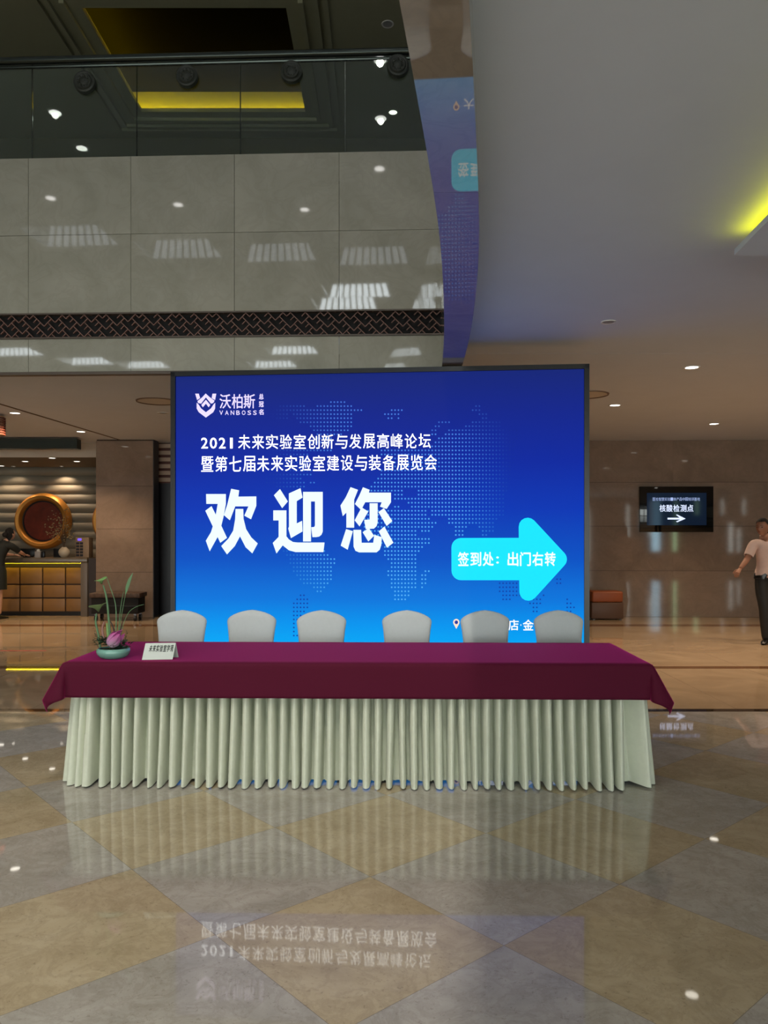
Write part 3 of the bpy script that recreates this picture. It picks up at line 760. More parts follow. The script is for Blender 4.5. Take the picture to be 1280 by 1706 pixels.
# ---------------------------------------------------------------- long table with skirt, cloth
TR = -math.atan(0.02)
TX, TYF, TYB = -0.165, 4.845, 5.64
TCY = (TYF + TYB) / 2
TW, TD, TH = 3.46, TYB - TYF, 0.765
table = empty('banquet_table', (TX, TCY, 0), TR)
tag(table, 'long table with a pleated cream skirt, in front of the big screen', 'table')
MB().box((0, 0, TH - .012), (TW, TD, .024)).build('tabletop', M_wood_dark, table, bevel=.004)
for sx in (-1, 1):
    for sy in (-1, 1):
        MB().tube([(sx * (TW / 2 - .18), sy * (TD / 2 - .12), 0), (sx * (TW / 2 - .18), sy * (TD / 2 - .12), TH - .024)], 0.016).build('leg', M_steel, table, True)
def skirt_part():
    rnd = random.Random(4)
    path = []                                 # round the left end, along the front, round the right end
    hx, hy = TW / 2 - .018, TD / 2 - .075
    NP = 46; pitch = 2 * hx / NP
    pl = []                                   # pleat centres: position along the path, sway, width
    rr = .055; arc = rr * PI / 2; LA = 2 * hy - rr; LF = 2 * hx - 2 * rr
    Ltot = 2 * LA + 2 * arc + LF; n_total = int(round(Ltot / pitch))
    def local(q): return pitch * rr / (rr + .13) if LA < q < LA + arc or LA + arc + LF < q < LA + 2 * arc + LF else pitch
    q = 0.0
    while q < Ltot + pitch:
        lp = local(q)
        pl.append((q + rnd.uniform(-.07, .07) * lp, rnd.uniform(-.11, .11) * lp, rnd.uniform(.60, .74), rnd.uniform(.136, .148), rnd.uniform(.46, .66), rnd.uniform(-.25, .25), lp))
        q += lp
    def base(s):
        """point and outward direction along left end, rounded corner, front, rounded corner, right end"""
        if s < LA: return Vector((-hx, hy - s, 0)), Vector((-1, 0, 0))
        s -= LA
        if s < arc: q = s / rr; d = Vector((-math.cos(q), -math.sin(q), 0)); return Vector((-hx + rr, -hy + rr, 0)) + d * rr, d
        s -= arc
        if s < LF: return Vector((-hx + rr + s, -hy, 0)), Vector((0, -1, 0))
        s -= LF
        if s < arc: q = s / rr; d = Vector((math.sin(q), -math.cos(q), 0)); return Vector((hx - rr, -hy + rr, 0)) + d * rr, d
        return Vector((hx, -hy + rr + s - arc, 0)), Vector((1, 0, 0))
    starts = [q[0] for q in pl]
    ns, nz = 2800, 14
    vs = []
    for j in range(nz + 1):
        t = j / nz                           # 0 top .. 1 hem
        z = (TH - 0.03) * (1 - t) + 0.008 * t
        for i in range(ns + 1):
            s = Ltot * i / ns
            c, nrm = base(s)
            i0 = bisect.bisect(starts, s); k_ = min(range(max(0, i0 - 2), min(len(pl), i0 + 2)), key=lambda q: abs(pl[q][0] + pl[q][1] * t - s))
            p = pl[k_]; d = (s - (p[0] + p[1] * t + p[5] * .012 * math.sin(t * 4) * p[6] / pitch)) / p[6]
            wv = p[2] + (p[4] - p[2]) * min(1, t * 1.3)
            q = abs(d) / (wv / 2 + 1e-6)
            e = 1 / (1 + math.exp(min(40, (q - 1.0) * 20)))
            ridge = e * (0.80 + 0.2 * math.cos(min(1, q) * PI / 2))
            amp = p[3]
            o = ridge * amp + 0.026 * t - 0.042 * (1 - t)
            zz = z + (0.010 * (1 - ridge) if j == nz else 0) + (0 if j < nz else 0.004 * math.sin(k_ * 1.7))
            if j == nz: zz = max(0.004, zz)
            pt = c + nrm * o
            pt.z = zz; vs.append(pt)
    fs = [(j * (ns + 1) + i, j * (ns + 1) + i + 1, (j + 1) * (ns + 1) + i + 1, (j + 1) * (ns + 1) + i) for j in range(nz) for i in range(ns)]
    o = mesh_obj('skirt', vs, fs, M_skirt, table, True)
    o['label'] = 'cream pleated satin skirt'
    return o
skirt_part()
def cloth_mesh():
    a, b = TW / 2 + .062, TD / 2 + .056      # where the cloth turns down
    hf = 0.225                                # overhang
    rc = 0.018
    def coords(n, half, h):
        c = [half * (-1 + 2 * i / n) for i in range(n + 1)]
        e = [half + h * k / 14 for k in range(1, 15)]
        return [-x for x in reversed(e)] + c + e
    xs, ys = coords(70, a, hf), coords(18, b, hf)
    zt = TH + .004
    def bend(r):
        """arc over the table edge, then straight down: (out, down)"""
        if r < rc * PI / 2: q = r / rc; return rc * math.sin(q), rc * (1 - math.cos(q))
        return rc, rc + (r - rc * PI / 2)
    vs = []
    for y in ys:
        for x in xs:
            sx, sy = max(0, abs(x) - a), max(0, abs(y) - b)
            gx, gy = math.copysign(1, x), math.copysign(1, y)
            bx, by = max(-a, min(a, x)), max(-b, min(b, y))
            if sx == 0 and sy == 0:
                vs.append((x, y, zt)); continue
            r = math.hypot(sx, sy); ph = math.atan2(sy, sx)
            out, down = bend(r)
            fold = math.sin(2 * ph)           # strongest at the corner of the cloth
            flare = fold ** 1.3 * (0.34 * max(0, r - .01) if r < .25 else .082 - .6 * (r - .25)) if sx and sy else 0
            if gy < 0 and sx and sy: flare *= 1.0
            dirx, diry = math.cos(ph), math.sin(ph)
            wob = 0.0022 * math.sin(x * 9 + y * 5) * min(1, r / .1)
            ox = (out + flare + wob) * dirx if sx else 0; oy = (out + flare + wob) * diry if sy else 0
            if not sx: oy = out + wob
            if not sy: ox = out + wob + 0.14 * r * 0
            if sy == 0: ox += 0.26 * r
            dz = down * math.sqrt(max(0.3, 1 - (flare / max(r, 1e-6)) ** 2))
            if sx and sy: ox += 0.26 * r * dirx ** 2
            # the front corners pinch into a hanging fold
            if sx and sy:
                pinch = fold * max(0, r - .04) * 0.16 * math.sin(3 * ph * 2)
                ox += -pinch * math.sin(ph); oy += pinch * math.cos(ph)
            vs.append((bx + gx * ox, by + gy * oy, zt - dz))
    nx, ny = len(xs), len(ys)
    fs = [(j * nx + i, j * nx + i + 1, (j + 1) * nx + i + 1, (j + 1) * nx + i) for j in range(ny - 1) for i in range(nx - 1)]
    o = mesh_obj('tablecloth', vs, fs, M_cloth, None, True)
    o.location = (TX, TCY, 0); o.rotation_euler = (0, 0, TR)
    md = o.modifiers.new('thickness', 'SOLIDIFY'); md.thickness = 0.0025; md.offset = 1
    return o
cl = cloth_mesh(); tag(cl, 'plain maroon cloth draped over the long skirted table, its front corners folded into points', 'tablecloth')

# ---------------------------------------------------------------- covered chairs
def chair_back():
    prof = [(0.02, .205), (0.25, .200), (0.45, .196), (0.60, .181), (0.72, .1785), (0.80, .187), (0.855, .196), (0.872, .196), (0.888, .189), (0.904, .172), (0.920, .145), (0.935, .110), (0.946, .072), (0.953, .035), (0.956, 0.004)]
    prof = [p for p in prof if p[0] >= .42]
    m = MB(); n = 20; vs = []
    for z, hw_ in prof:
        lean = 0.13 * (z - .42); th = 0.030 if z < .93 else 0.022
        for k in range(n):
            a = 2 * PI * k / n; c, s = math.cos(a), math.sin(a)
            x = hw_ * math.copysign(abs(c) ** 0.45, c); y = th * math.copysign(abs(s) ** 0.7, s)
            vs.append((x, y + lean + 0.25 * x * x, z))
    fs = [(i * n + k, i * n + (k + 1) % n, (i + 1) * n + (k + 1) % n, (i + 1) * n + k) for i in range(len(prof) - 1) for k in range(n)]
    fs += [tuple(reversed(range(n))), tuple(range((len(prof) - 1) * n, len(prof) * n))]
    return m.add(vs, fs)
def make_chair():
    t = empty('banquet_chair', (0, 0, 0))
    chair_back().build('backrest', M_cover, t, True)
    MB().box((0, -.20, .44), (.41, .42, .07)).build('seat', M_cover, t, bevel=.025, seg=3)
    for sx in (-1, 1):
        for sy in (-1, 1):
            yb = -.02 if sy > 0 else -.37
            MB().tube([(sx * .19, yb + .02 * sy, 0.0), (sx * .185, yb, .2), (sx * .17, yb, .43)], [.022, .035, .05], 10).build('leg', M_cover, t, True)
    return t
chair_px = [(300, 6.13), (417, 6.15), (535, 6.12), (678, 6.12), (811, 6.12), (934, 6.12)]
lab = ['white covered chair at the left end of the row, nearest the flower arrangement',
       'second white covered chair from the left in the row behind the table',
       'third white covered chair from the left, right of a column of dark map dots',
       'fourth white covered chair from the left, below the southern tip of dotted Africa',
       'white covered chair just right of the small location pin, second from the right',
       'white covered chair at the right end of the row, against the right screen frame']
ch0 = make_chair()
for i, (px, D) in enumerate(chair_px):
    c = ch0 if i == 0 else copy_tree(ch0)
    p = at(px, 1018, D); c.location = (p.x, D, 0); c.rotation_euler = (0, 0, R([2, -1, 1, -2, 3, 0][i]))
    tag(c, lab[i], 'chair', 'white covered chairs behind the table')

# ---------------------------------------------------------------- things on the table
ZTAB = TH + .0075
def ft(px, py, D=4.97): return at(px, py, D)
FX, FY = ft(189, 1090).x, 4.97
flower = empty('flower_arrangement', (FX, FY, ZTAB))
tag(flower, 'lotus flower arrangement in a pale green bowl, at the left end of the maroon cloth', 'flowers')
def fl(px, py, dy=0.0):
    p = at(px, py, FY + dy); return Vector((p.x - FX, dy, p.z - ZTAB))
M_celadon = pmat('celadon_glaze', rgb(128, 178, 164), 0.15, noise=.04, nscale=12, coat=.5)
M_leaf = pmat('lotus_leaf_green', rgb(118, 158, 92), 0.5, noise=.12, nscale=40); M_leaf_d = pmat('dark_foliage', rgb(36, 58, 36), 0.5, noise=.25, nscale=60)
M_stem = pmat('green_stem', rgb(92, 128, 88), 0.5, noise=.1, nscale=30); M_petal = None
prof = [(0.0001, 0.0), (.060, 0.0), (.075, .004), (.094, .018), (.103, .036), (.104, .050), (.098, .062), (.090, .064), (.088, .058), (.094, .046), (.092, .034), (.06, .016), (0.0001, .013)]
MB().lathe(prof, (0, 0, 0), 40).build('bowl', M_celadon, flower, True)
MB().lathe([(0.0001, .060), (.05, .060), (.089, .054), (.089, .03)], (0, 0, 0), 24).build('moss', M_leaf_d, flower, True)['kind'] = 'stuff'
def leaf_cone(c, rim, depth, tilt, squash, wave, mat):
    m = MB(); n = 28; vs = [Vector((0, 0, -depth))]
    for ring, (f, zf) in enumerate(((.35, .62), (.7, .9), (1.0, 1.0))):
        for k in range(n):
            a = 2 * PI * k / n
            r = rim * f * (1 + wave * .2 * math.sin(3 * a + 1)); vs.append(Vector((r * math.cos(a), r * squash * math.sin(a), -depth + depth * zf + wave * rim * f * .25 * math.sin(2 * a))))
    fs = [(0, 1 + k, 1 + (k + 1) % n) for k in range(n)]
    for q in range(2):
        for k in range(n): fs.append((1 + q * n + k, 1 + (q + 1) * n + k, 1 + (q + 1) * n + (k + 1) % n, 1 + q * n + (k + 1) % n))
    m.add(vs, fs).xf(Matrix.Translation(c) @ tilt); return m
def leaf_part(m, mat):
    o = m.build('lotus_leaf', mat, flower, True); md = o.modifiers.new('t', 'SOLIDIFY'); md.thickness = .0015; return o
leaf_part(leaf_cone(fl(167, 965), .040, .034, Matrix.Rotation(R(-14), 4, 'Y') @ Matrix.Rotation(R(12), 4, 'X'), .8, .5, M_leaf), M_leaf)
leaf_part(leaf_cone(fl(162, 1008), .058, .046, Matrix.Rotation(R(-14), 4, 'Y') @ Matrix.Rotation(R(-6), 4, 'X'), .7, .3, M_leaf), pmat('olive_lotus_leaf', rgb(112, 132, 84), .5, noise=.15, nscale=40))
def stem(pts, r, mat=M_stem, name='stem', flat=None, n=8):
    P = [fl(*p) for p in pts]
    for _ in range(2):
        Q = [P[0]]
        for a, b in zip(P, P[1:]): Q += [a.lerp(b, .25), a.lerp(b, .75)]
        P = Q + [P[-1]]
    rr = [r[0] + (r[1] - r[0]) * i / (len(P) - 1) for i in range(len(P))] if isinstance(r, tuple) else r
    return MB().tube(P, rr, n, flat).build(name, mat, flower, True)
stem([(184, 1079), (183, 1055), (180, 1015), (177, 992), (172, 975)], (.0085, .005))
stem([(167, 1079), (165, 1062), (161, 1045), (159, 1035), (161, 1022)], (.008, .005))
stem([(192, 1076), (194, 1035), (193, 1005), (186, 985), (178, 962)], (.005, .0014))
stem([(197, 1076), (198, 1040), (202, 1005), (206, 985)], (.004, .0012))
stem([(198, 1070), (200, 1040), (207, 1000), (212, 978)], (.003, .0015))
M_dstem = pmat('dark_stem', rgb(44, 40, 40), .5)
stem([(192, 1060), (189, 1045), (184, 1035)], (.005, .003), M_dstem); stem([(199, 1060), (202, 1044), (205, 1034)], (.004, .0025), M_dstem)
stem([(200, 1062), (207, 1035), (215, 1018), (228, 1010), (240, 1007)], (.0025, .0012))
stem([(176, 1072), (171, 1058), (170, 1046), (174, 1036)], (.010, .006), pmat('pinkish_stalk', rgb(150, 108, 96), .5), 'stalk')
stem([(181, 1062), (179, 1052), (178, 1038)], (.012, .003), M_leaf, 'rolled_leaf', .5)
m = MB(); P = [fl(209, 990), fl(212, 978), fl(216, 966), fl(221, 955)]
m.tube(P, [.003, .011, .010, .002], 8, .25); m.build('blade_leaf', M_stem, flower, True)
# bud with overlapping petals
kb = NT('lotus_bud_petal'); sepb = kb.add('ShaderNodeSeparateXYZ'); kb.link(kb.coord('Generated'), sepb.inputs[0])
kb.link(kb.ramp(sepb.outputs[2], [(0.1, rgb(196, 172, 190)), (0.55, rgb(190, 118, 168)), (1.0, rgb(178, 62, 138))]), kb.b.inputs['Base Color']); kb.b.inputs['Roughness'].default_value = .55
bc = fl(190, 1067, -.045); tiltb = Matrix.Translation(bc) @ Matrix.Rotation(R(46), 4, 'Y') @ Matrix.Rotation(R(10), 4, 'X')
m = MB()
m.lathe([(0.0001, -.046), (.022, -.042), (.036, -.028), (.041, -.008), (.038, .014), (.028, .034), (.014, .050), (.0001, .060)], (0, 0, 0), 24).xf(tiltb)
m.build('lotus_bud', kb.m, flower, True)
for k_ in range(7):
    a0 = 2 * PI * k_ / 7 + .3; vs = []
    tip = .058 + .012 * (k_ % 3); flare = .004 + .010 * (k_ % 2)
    for j in range(9):
        t = j / 8; z = -.040 + (tip + .040) * t; r = .041 * math.sin(PI * min(1, .18 + t * .72)) ** .7 + .002 + flare * t * t
        wd = .62 * math.sin(PI * min(1, .12 + .88 * t) ** .8) + .02
        for i in range(5):
            a = a0 + wd * (i / 4 - .5) * 2 * .8; vs.append((r * math.cos(a), r * math.sin(a), z))
    fs = [(j * 5 + i, j * 5 + i + 1, j * 5 + i + 6, j * 5 + i + 5) for j in range(8) for i in range(4)]
    o = MB().add(vs, fs).xf(tiltb).build('petal', kb.m, flower, True); md = o.modifiers.new('t', 'SOLIDIFY'); md.thickness = .0015
# small dark leaves round the rim and sprigs on the left
rf = random.Random(3); m = MB()
def little_leaf(m, c, L, wd, yaw, pitch):
    M_ = Matrix.Translation(c) @ Matrix.Rotation(yaw, 4, 'Z') @ Matrix.Rotation(-pitch, 4, 'Y')
    m.add([M_ @ Vector(v) for v in ((0, 0, 0), (L * .5, wd, .003), (L, 0, -.004), (L * .5, -wd, .003), (L * .5, 0, -.002))], [(0, 4, 1), (4, 2, 1), (0, 3, 4), (4, 3, 2)])
for k_ in range(150):
    a = rf.uniform(0, 2 * PI); r = rf.uniform(.02, .098)
    little_leaf(m, Vector((r * math.cos(a) - (.02 if k_ % 3 == 0 else 0), r * math.sin(a) * .9, .060 + rf.uniform(0, .04) + (.03 if math.cos(a) < -.3 else 0))), rf.uniform(.025, .05), rf.uniform(.007, .013), rf.uniform(0, 2 * PI), rf.uniform(-.3, .9))
fo = m.build('foliage', M_leaf_d, flower, weld=False); fo['kind'] = 'stuff'
for (px0, py0, px1, py1) in ((166, 1076, 158, 1052), (163, 1078, 156, 1062), (204, 1076, 212, 1052)):
    m = MB(); a, b = fl(px0, py0), fl(px1, py1); m.tube([a, a.lerp(b, .5) + Vector((.003, .004, 0)), b], [.0018, .0014, .0008], 5)
    for q in range(7): little_leaf(m, a.lerp(b, .25 + q * .12), .016, .005, rf.uniform(0, 2 * PI), rf.uniform(0, .8))
    m.build('sprig', M_leaf_d, flower, weld=False)
# tent card
cx_, cy_ = at(264, 1101, 4.90).x, 4.90
card = empty('name_card', (cx_, cy_, ZTAB), R(6))
tag(card, 'white tent-fold name card on the maroon cloth, right of the flower bowl', 'name card')
CW, CHh = .188, .098
m = MB(); sk = .014
A_, B_ = Vector((-CW / 2 - sk / 2, 0, 0)), Vector((CW / 2 - sk / 2, 0, 0)); C_, D_ = Vector((CW / 2 + sk / 2, .042, CHh)), Vector((-CW / 2 + sk / 2, .042, CHh)); E_, F_ = Vector((CW / 2 + sk * 1.2, .084, 0)), Vector((-CW / 2 + sk * 1.2, .084, 0))
m.add([A_, B_, C_, D_, E_, F_], [(0, 1, 2, 3), (3, 2, 4, 5)])
o = m.build('card', pmat('white_card', rgb(206, 214, 206), .6), card); md = o.modifiers.new('t', 'SOLIDIFY'); md.thickness = .0012; md.offset = 0
V, Fc = [], []
for i, ch in enumerate('未来实验室学苑'):
    vs, fs = text_shape(ch, .02); b = len(V)
    for a, c in vs:
        uu = .155 + (i + .06 + a * .86) * .81 / 7; vv = .47 + c * .42
        p = A_ * (1 - uu) * (1 - vv) + B_ * uu * (1 - vv) + C_ * uu * vv + D_ * (1 - uu) * vv
        V.append(p + Vector((0, -.0018, .0004)))
    Fc += [tuple(q + b for q in f) for f in fs]
mesh_obj('card_text', V, Fc, pmat('grey_print', rgb(92, 98, 96), .7), card)

# ---------------------------------------------------------------- balustrade on the balcony
bal = empty('glass_balustrade', (-3, fas_y(-3) + .02, ZT))
tag(bal, 'glass balustrade with dark handrail and round medallions along the balcony edge', 'balustrade')
kg = NT('tinted_glass'); kg.n.remove(kg.b)
tr = kg.add('ShaderNodeBsdfTransparent'); tr.inputs[0].default_value = (0.74, 0.82, 0.76, 1); gl = kg.add('ShaderNodeBsdfGlossy'); gl.inputs['Roughness'].default_value = .01
fr = kg.add('ShaderNodeFresnel'); fr.inputs[0].default_value = 1.5; mx = kg.add('ShaderNodeMixShader'); kg.link(fr.outputs[0], mx.inputs[0]); kg.link(tr.outputs[0], mx.inputs[1]); kg.link(gl.outputs[0], mx.inputs[2])
kg.link(mx.outputs[0], kg.n['Material Output'].inputs['Surface'])
gx = [(-3.46 - 3 * 1.02) + 1.02 * k for k in range(0, 9)]
bl = lambda x, y, z: Vector((x + 3, y - bal.location.y, z - ZT))
rz_ = H + 792 * 7.75 / F
joints = [at(px, 170, fas_y(at(px, 170, 7.75).x)).x for px in (-295, -122, 52, 227, 400, 575)] + [0.50]
for xa, xb in zip(joints, joints[1:]):
    ya, yb = fas_y(xa) + .015, fas_y(xb) + .015
    m = MB(); vs = []
    for yo in (0, .012):
        for x, z in ((xa + .006, ZT - .02), (xb - .006, ZT - .02), (xb - .006, rz_ - .03), (xa + .006, rz_ - .03)): vs.append(bl(x, fas_y(x) + .015 + yo, z))
    m.add(vs, [(0, 1, 2, 3), (7, 6, 5, 4), (0, 4, 5, 1), (1, 5, 6, 2), (2, 6, 7, 3), (3, 7, 4, 0)]).build('glass_panel', kg.m, bal)
    mid = (xa + xb) / 2
for xa in joints[:-1]:
    m = MB().tube([bl(xa, fas_y(xa) + .021, ZT - .02), bl(xa, fas_y(xa) + .021, rz_ - .02)], .005, 6); m.build('joint_strip', M_rail, bal)
xa, xb = -8.0, 0.5
MB().tube([bl(xa, fas_y(xa) + .02, rz_), bl(xb, fas_y(xb) + .02, rz_)], .038, 14).build('handrail', M_rail, bal, True)
MB().tube([bl(xa, fas_y(xa) + .02, rz_ - .065), bl(xb, fas_y(xb) + .02, rz_ - .065)], .016, 8).build('lower_rail', M_rail, bal, True)
M_med = pmat('dark_carved_medallion', rgb(40, 44, 36), .5, noise=.2, nscale=40, bump=.5)
for px, py in ((-34, 140), (139, 134), (312, 128), (487, 125), (663, 119)):
    p = at(px, py, 7.70); x = p.x; y = fas_y(x)
    m = MB(); prof = [(0.0001, .052), (.035, .050), (.045, .042), (.058, .050), (.07, .050), (.078, .040), (.090, .045), (.104, .038), (.108, .02), (.108, -0.012)]
    m.lathe(prof, (0, 0, 0), 36, 'Y').xf(Matrix.Translation(bl(x, y + .01, p.z)))
    for q in range(8):
        a = q * PI / 4; m.ball(bl(x, y + .01, p.z) + Vector((.052 * math.cos(a), -.045, .052 * math.sin(a))), (.014, .01, .014), 8, 6)
    # flip so the carved face looks to the hall
    o = m.build('medallion', M_med, bal, True)

# ---------------------------------------------------------------- downlights
def downlight(p, r, lit, label, group=None, spot=0, col=(1, .72, .46), cat='ceiling light', power=None, blend=.7, size=110):
    t = empty('downlight', p)
    MB().lathe([(r * .78, -.004), (r, -.008), (r * 1.05, -.002), (r * 1.05, 0.0)], (0, 0, 0), 28, cap=False).build('trim_ring', M_white_metal, t, True)
    MB().lathe([(0.0001, -.003), (r * .79, -.003), (r * .79, 0)], (0, 0, 0), 24).build('lens', lit, t, True)
    if spot:
        L = bpy.data.lights.new('downlight_beam', 'SPOT'); L.energy = spot; L.color = col; L.spot_size = R(size); L.spot_blend = blend; L.shadow_soft_size = r * .6
        o = bpy.data.objects.new('downlight_beam', L); link(o, t); o.location = (0, 0, -.02)
    return tag(t, label, cat, group)
WARM = (1, .74, .50)
G1 = 'downlights in the low ceiling'
for px, py, lit, lb in ((25, 688, 1, 'lit round downlight left of the ceiling groove, nearest the left picture edge'), (135, 719, 1, 'lit round downlight beside the ceiling groove, nearer the marble column'),
                        (1153, 612, 1, 'lit round downlight nearest the viewer in the right-hand ceiling'), (1025, 675, 1, 'lit round downlight in the right-hand ceiling nearest the big screen'), (1190, 706, 1, 'lit round downlight farthest back, above the wall with the small monitor')):
    downlight(on_z(px, py, ZC), .085, M_lamp, lb, G1, SPOT_W, WARM)
downlight(on_z(1014, 536, ZC), .06, M_lamp_off, 'small unlit grey downlight in the bluish ceiling above the right screen corner', G1)
downlight(on_z(272, 688, ZC), .08, M_lamp_off, 'unlit downlight by the top left screen corner, behind the round ceiling disc', G1)
def ceiling_disc(p, label, r=.27):
    t = empty('ceiling_speaker', p)
    MB().lathe([(r * .93, -.012), (r, -.016), (r * 1.02, 0)], (0, 0, 0), 40, cap=False).build('rim', pmat('brown_rim', rgb(120, 96, 78), .5) if 'brown_rim' not in MATS else MATS['brown_rim'], t, True)
    MB().lathe([(.0001, -.006), (r * .94, -.006), (r * .94, 0)], (0, 0, 0), 40).build('cover', M_plaster_warm, t, True)
    return tag(t, label, 'ceiling speaker', 'round ceiling discs')
ceiling_disc(on_z(262, 668, ZC), 'round ceiling disc left of the big screen, over the dark doorway')
ceiling_disc(on_z(978, 657, ZC), 'round ceiling disc right of the big screen, half hidden by its frame')
# unseen lamps added further right and over the reception lane to light the floor
for x, y in ((-7.6, 12.6), (7.0, 10.5), (5.6, 8.4)):
    o = MB().lathe([(0.0001, ZC - .006), (.07, ZC - .006), (.07, ZC - .001)], (x, y, 0), 20).build('lamp_lens', M_lamp, bpy.data.objects['ceiling_rear']); o['kind'] = 'structure'
    L = bpy.data.lights.new('added_lamp_beam', 'SPOT'); L.energy = SPOT_W; L.color = WARM; L.spot_size = R(110); L.spot_blend = .7; L.shadow_soft_size = .05
    lo = bpy.data.objects.new('added_lamp_beam', L); link(lo, o); lo.location = (x, y, ZC - .03)
# upper floor
G2 = 'downlights of the upper floor'
for px, py, lb, sp_ in ((38, 102, 'bright warm downlight of the upper floor at the far left, just over the handrail', 14), (648, 85, 'small bright downlight of the upper floor just above the handrail, right end', 14), (655, 187, 'pinkish downlight of the upper floor seen through the glass at the right end', 6), (646, 40, 'faint unlit downlight of the upper ceiling near the marble strip', 0)):
    p = on_z(px, py, ZU)
    p.y = min(p.y, 12.5)
    downlight(p, .075, M_lamp_off if sp_ == 0 else M_lamp, lb, G2, sp_, WARM)
# reception lamps
G3 = 'downlights over the reception desk'
for px, py, lb in ((87, 763, 'bright oval downlight over the middle of the reception desk, front row'), (42, 768.5, 'bright downlight over the reception desk, left of the middle one'), (128, 768.5, 'bright oval downlight over the right end of the reception desk'), (2, 776, 'downlight over the reception desk cut by the left picture edge'), (40, 780, 'tiny far downlight close to the wavy wall, left'), (118, 780, 'tiny far downlight close to the wavy wall, right of the ring')):
    p = on_z(px, py, ZR); p.y = min(p.y, 17.22)
    downlight(p, .075 if py < 778 else .04, M_lamp, lb, G3, 26 if py < 778 else (36 if px > 100 else 12), WARM)
# slatted drum lamp at the left edge
p = at(-17, 712, 11.5)
t = empty('drum_lamp', (p.x, 11.5, ZC)); tag(t, 'slatted red-brown drum lamp under the ceiling at the left picture edge', 'ceiling lamp')
m = MB()
for k in range(8): m.lathe([(.20, -.05 - .034 * k), (.215, -.05 - .034 * k), (.215, -.07 - .034 * k), (.20, -.07 - .034 * k), (.20, -.05 - .034 * k)], (0, 0, 0), 32, cap=False)
m.build('slats', pmat('red_brown_slats', rgb(92, 44, 32), .5), t, True, weld=False)
MB().lathe([(.0001, -.30), (.19, -.30), (.19, -.03), (.0001, -.03)], (0, 0, 0), 28).build('shade', pmat('cream_shade', rgb(196, 168, 130), .6), t, True)
MB().tube([(0, 0, 0), (0, 0, -.05)], .03, 10).build('stem', M_darkframe, t, True)

# ---------------------------------------------------------------- reception desk and what stands there
dy0 = 14.85; dsk_r = at(159, 980, dy0).x; dsk_l = -10.2
desk = empty('reception_desk', ((dsk_l + dsk_r) / 2, dy0, 0)); tag(desk, 'reception desk with amber panels and a yellow light strip, at the far left', 'desk')
dl = lambda x, y, z: Vector((x - desk.location.x, y - dy0, z))
M_deskstone = pmat('brown_grey_desk_top', rgb(92, 80, 64), .25, noise=.08, nscale=5)
M_amber = pmat('amber_leather_panel', rgb(124, 90, 50), .45, noise=.06, nscale=5)
xe = at(147, 980, dy0).x; xf_ = at(136, 980, dy0).x
MB().span(dl(dsk_l, dy0 - .06, 1.02), dl(xe, dy0 + .55, 1.11)).build('desk_top', M_deskstone, desk, bevel=.006)
MB().span(dl(xf_, dy0 - .05, 0), dl(xe, dy0 + .5, 1.02)).build('end_post', pmat('ribbed_grey_post', rgb(104, 96, 88), .4), desk, bevel=.006)
MB().span(dl(xe, dy0 + .02, 0), dl(dsk_r + .02, dy0 + .5, 1.10)).build('end_return', pmat('dark_brown_return', rgb(48, 38, 34), .4), desk)
MB().span(dl(dsk_l, dy0 + .09, .06), dl(xf_, dy0 + .45, 1.0)).build('carcass', M_wood_dark, desk)
pitchx = .437; zr = [.075, .34, .60, .93]
x = xf_
while x > dsk_l + .5:
    wdt = .33 if x == xf_ else pitchx
    for za, zb2 in zip(zr, zr[1:]):
        MB().span(dl(x - wdt + .012, dy0 + .055, za + .012), dl(x - .012, dy0 + .09, zb2 - .012)).build('front_panel', M_amber, desk, bevel=.008)
    x -= wdt
MB().span(dl(dsk_l, dy0 - .042, 1.008), dl(xf_, dy0 - .005, 1.018)).build('light_strip', emat('pale_yellow_strip', (1.0, 0.72, 0.02, 1), 11.0), desk)
MB().span(dl(dsk_l, dy0 - .06, 1.010), dl(xf_, dy0 - .045, 1.021)).build('apron_lip', M_deskstone, desk)
MB().span(dl(dsk_l, dy0 + .10, 0), dl(xf_, dy0 + .4, .06)).build('plinth', M_black, desk)
def dtop(px, y): return Vector((at(px, 929, y).x, y, 1.1105))
# round white vase with a spray of branches
p = dtop(107, 15.1); t = empty('vase', p); tag(t, 'round white vase with a spray of fine branches on the reception desk', 'vase')
MB().lathe([(.0001, 0), (.05, 0), (.095, .05), (.108, .10), (.095, .15), (.055, .185), (.045, .20), (.038, .195), (.04, .18)], (0, 0, 0), 32).build('vase_body', pmat('ivory_glaze', rgb(196, 182, 160), .2), t, True)
M_twig = pmat('twig', rgb(70, 54, 38), .7); M_blos = pmat('pale_blossom', rgb(150, 130, 92), .7); rb = random.Random(8)
tips = [(-.36, .62), (-.40, .48), (-.30, .76), (-.10, .86), (.08, .78), (.16, .62), (.2, .45), (-.2, .9), (.02, .95)]
for q, (tx, tz) in enumerate(tips):
    m = MB(); a = Vector((0, 0, .19)); b = Vector((.0 + tx * .25, 0, .3 + tz * .35)); c = Vector((tx, rb.uniform(-.08, .08), tz))
    m.tube([a, a.lerp(b, .5), b, b.lerp(c, .5) + Vector((0, 0, .03)), c], [.008, .007, .005, .003, .0015], 6); m.build('branch', M_twig, t, True)
m = MB()
for q in range(170):
    tx, tz = tips[q % len(tips)]; f = rb.uniform(.25, 1.0)
    c = Vector((0, 0, .3)).lerp(Vector((tx, 0, tz)), f) + Vector((rb.uniform(-.05, .05), rb.uniform(-.05, .05), rb.uniform(-.04, .05)))
    m.ball(c, (rb.uniform(.008, .02), .01, rb.uniform(.006, .013)), 6, 4)
m.build('blossom', M_blos, t, weld=False)['kind'] = 'stuff'
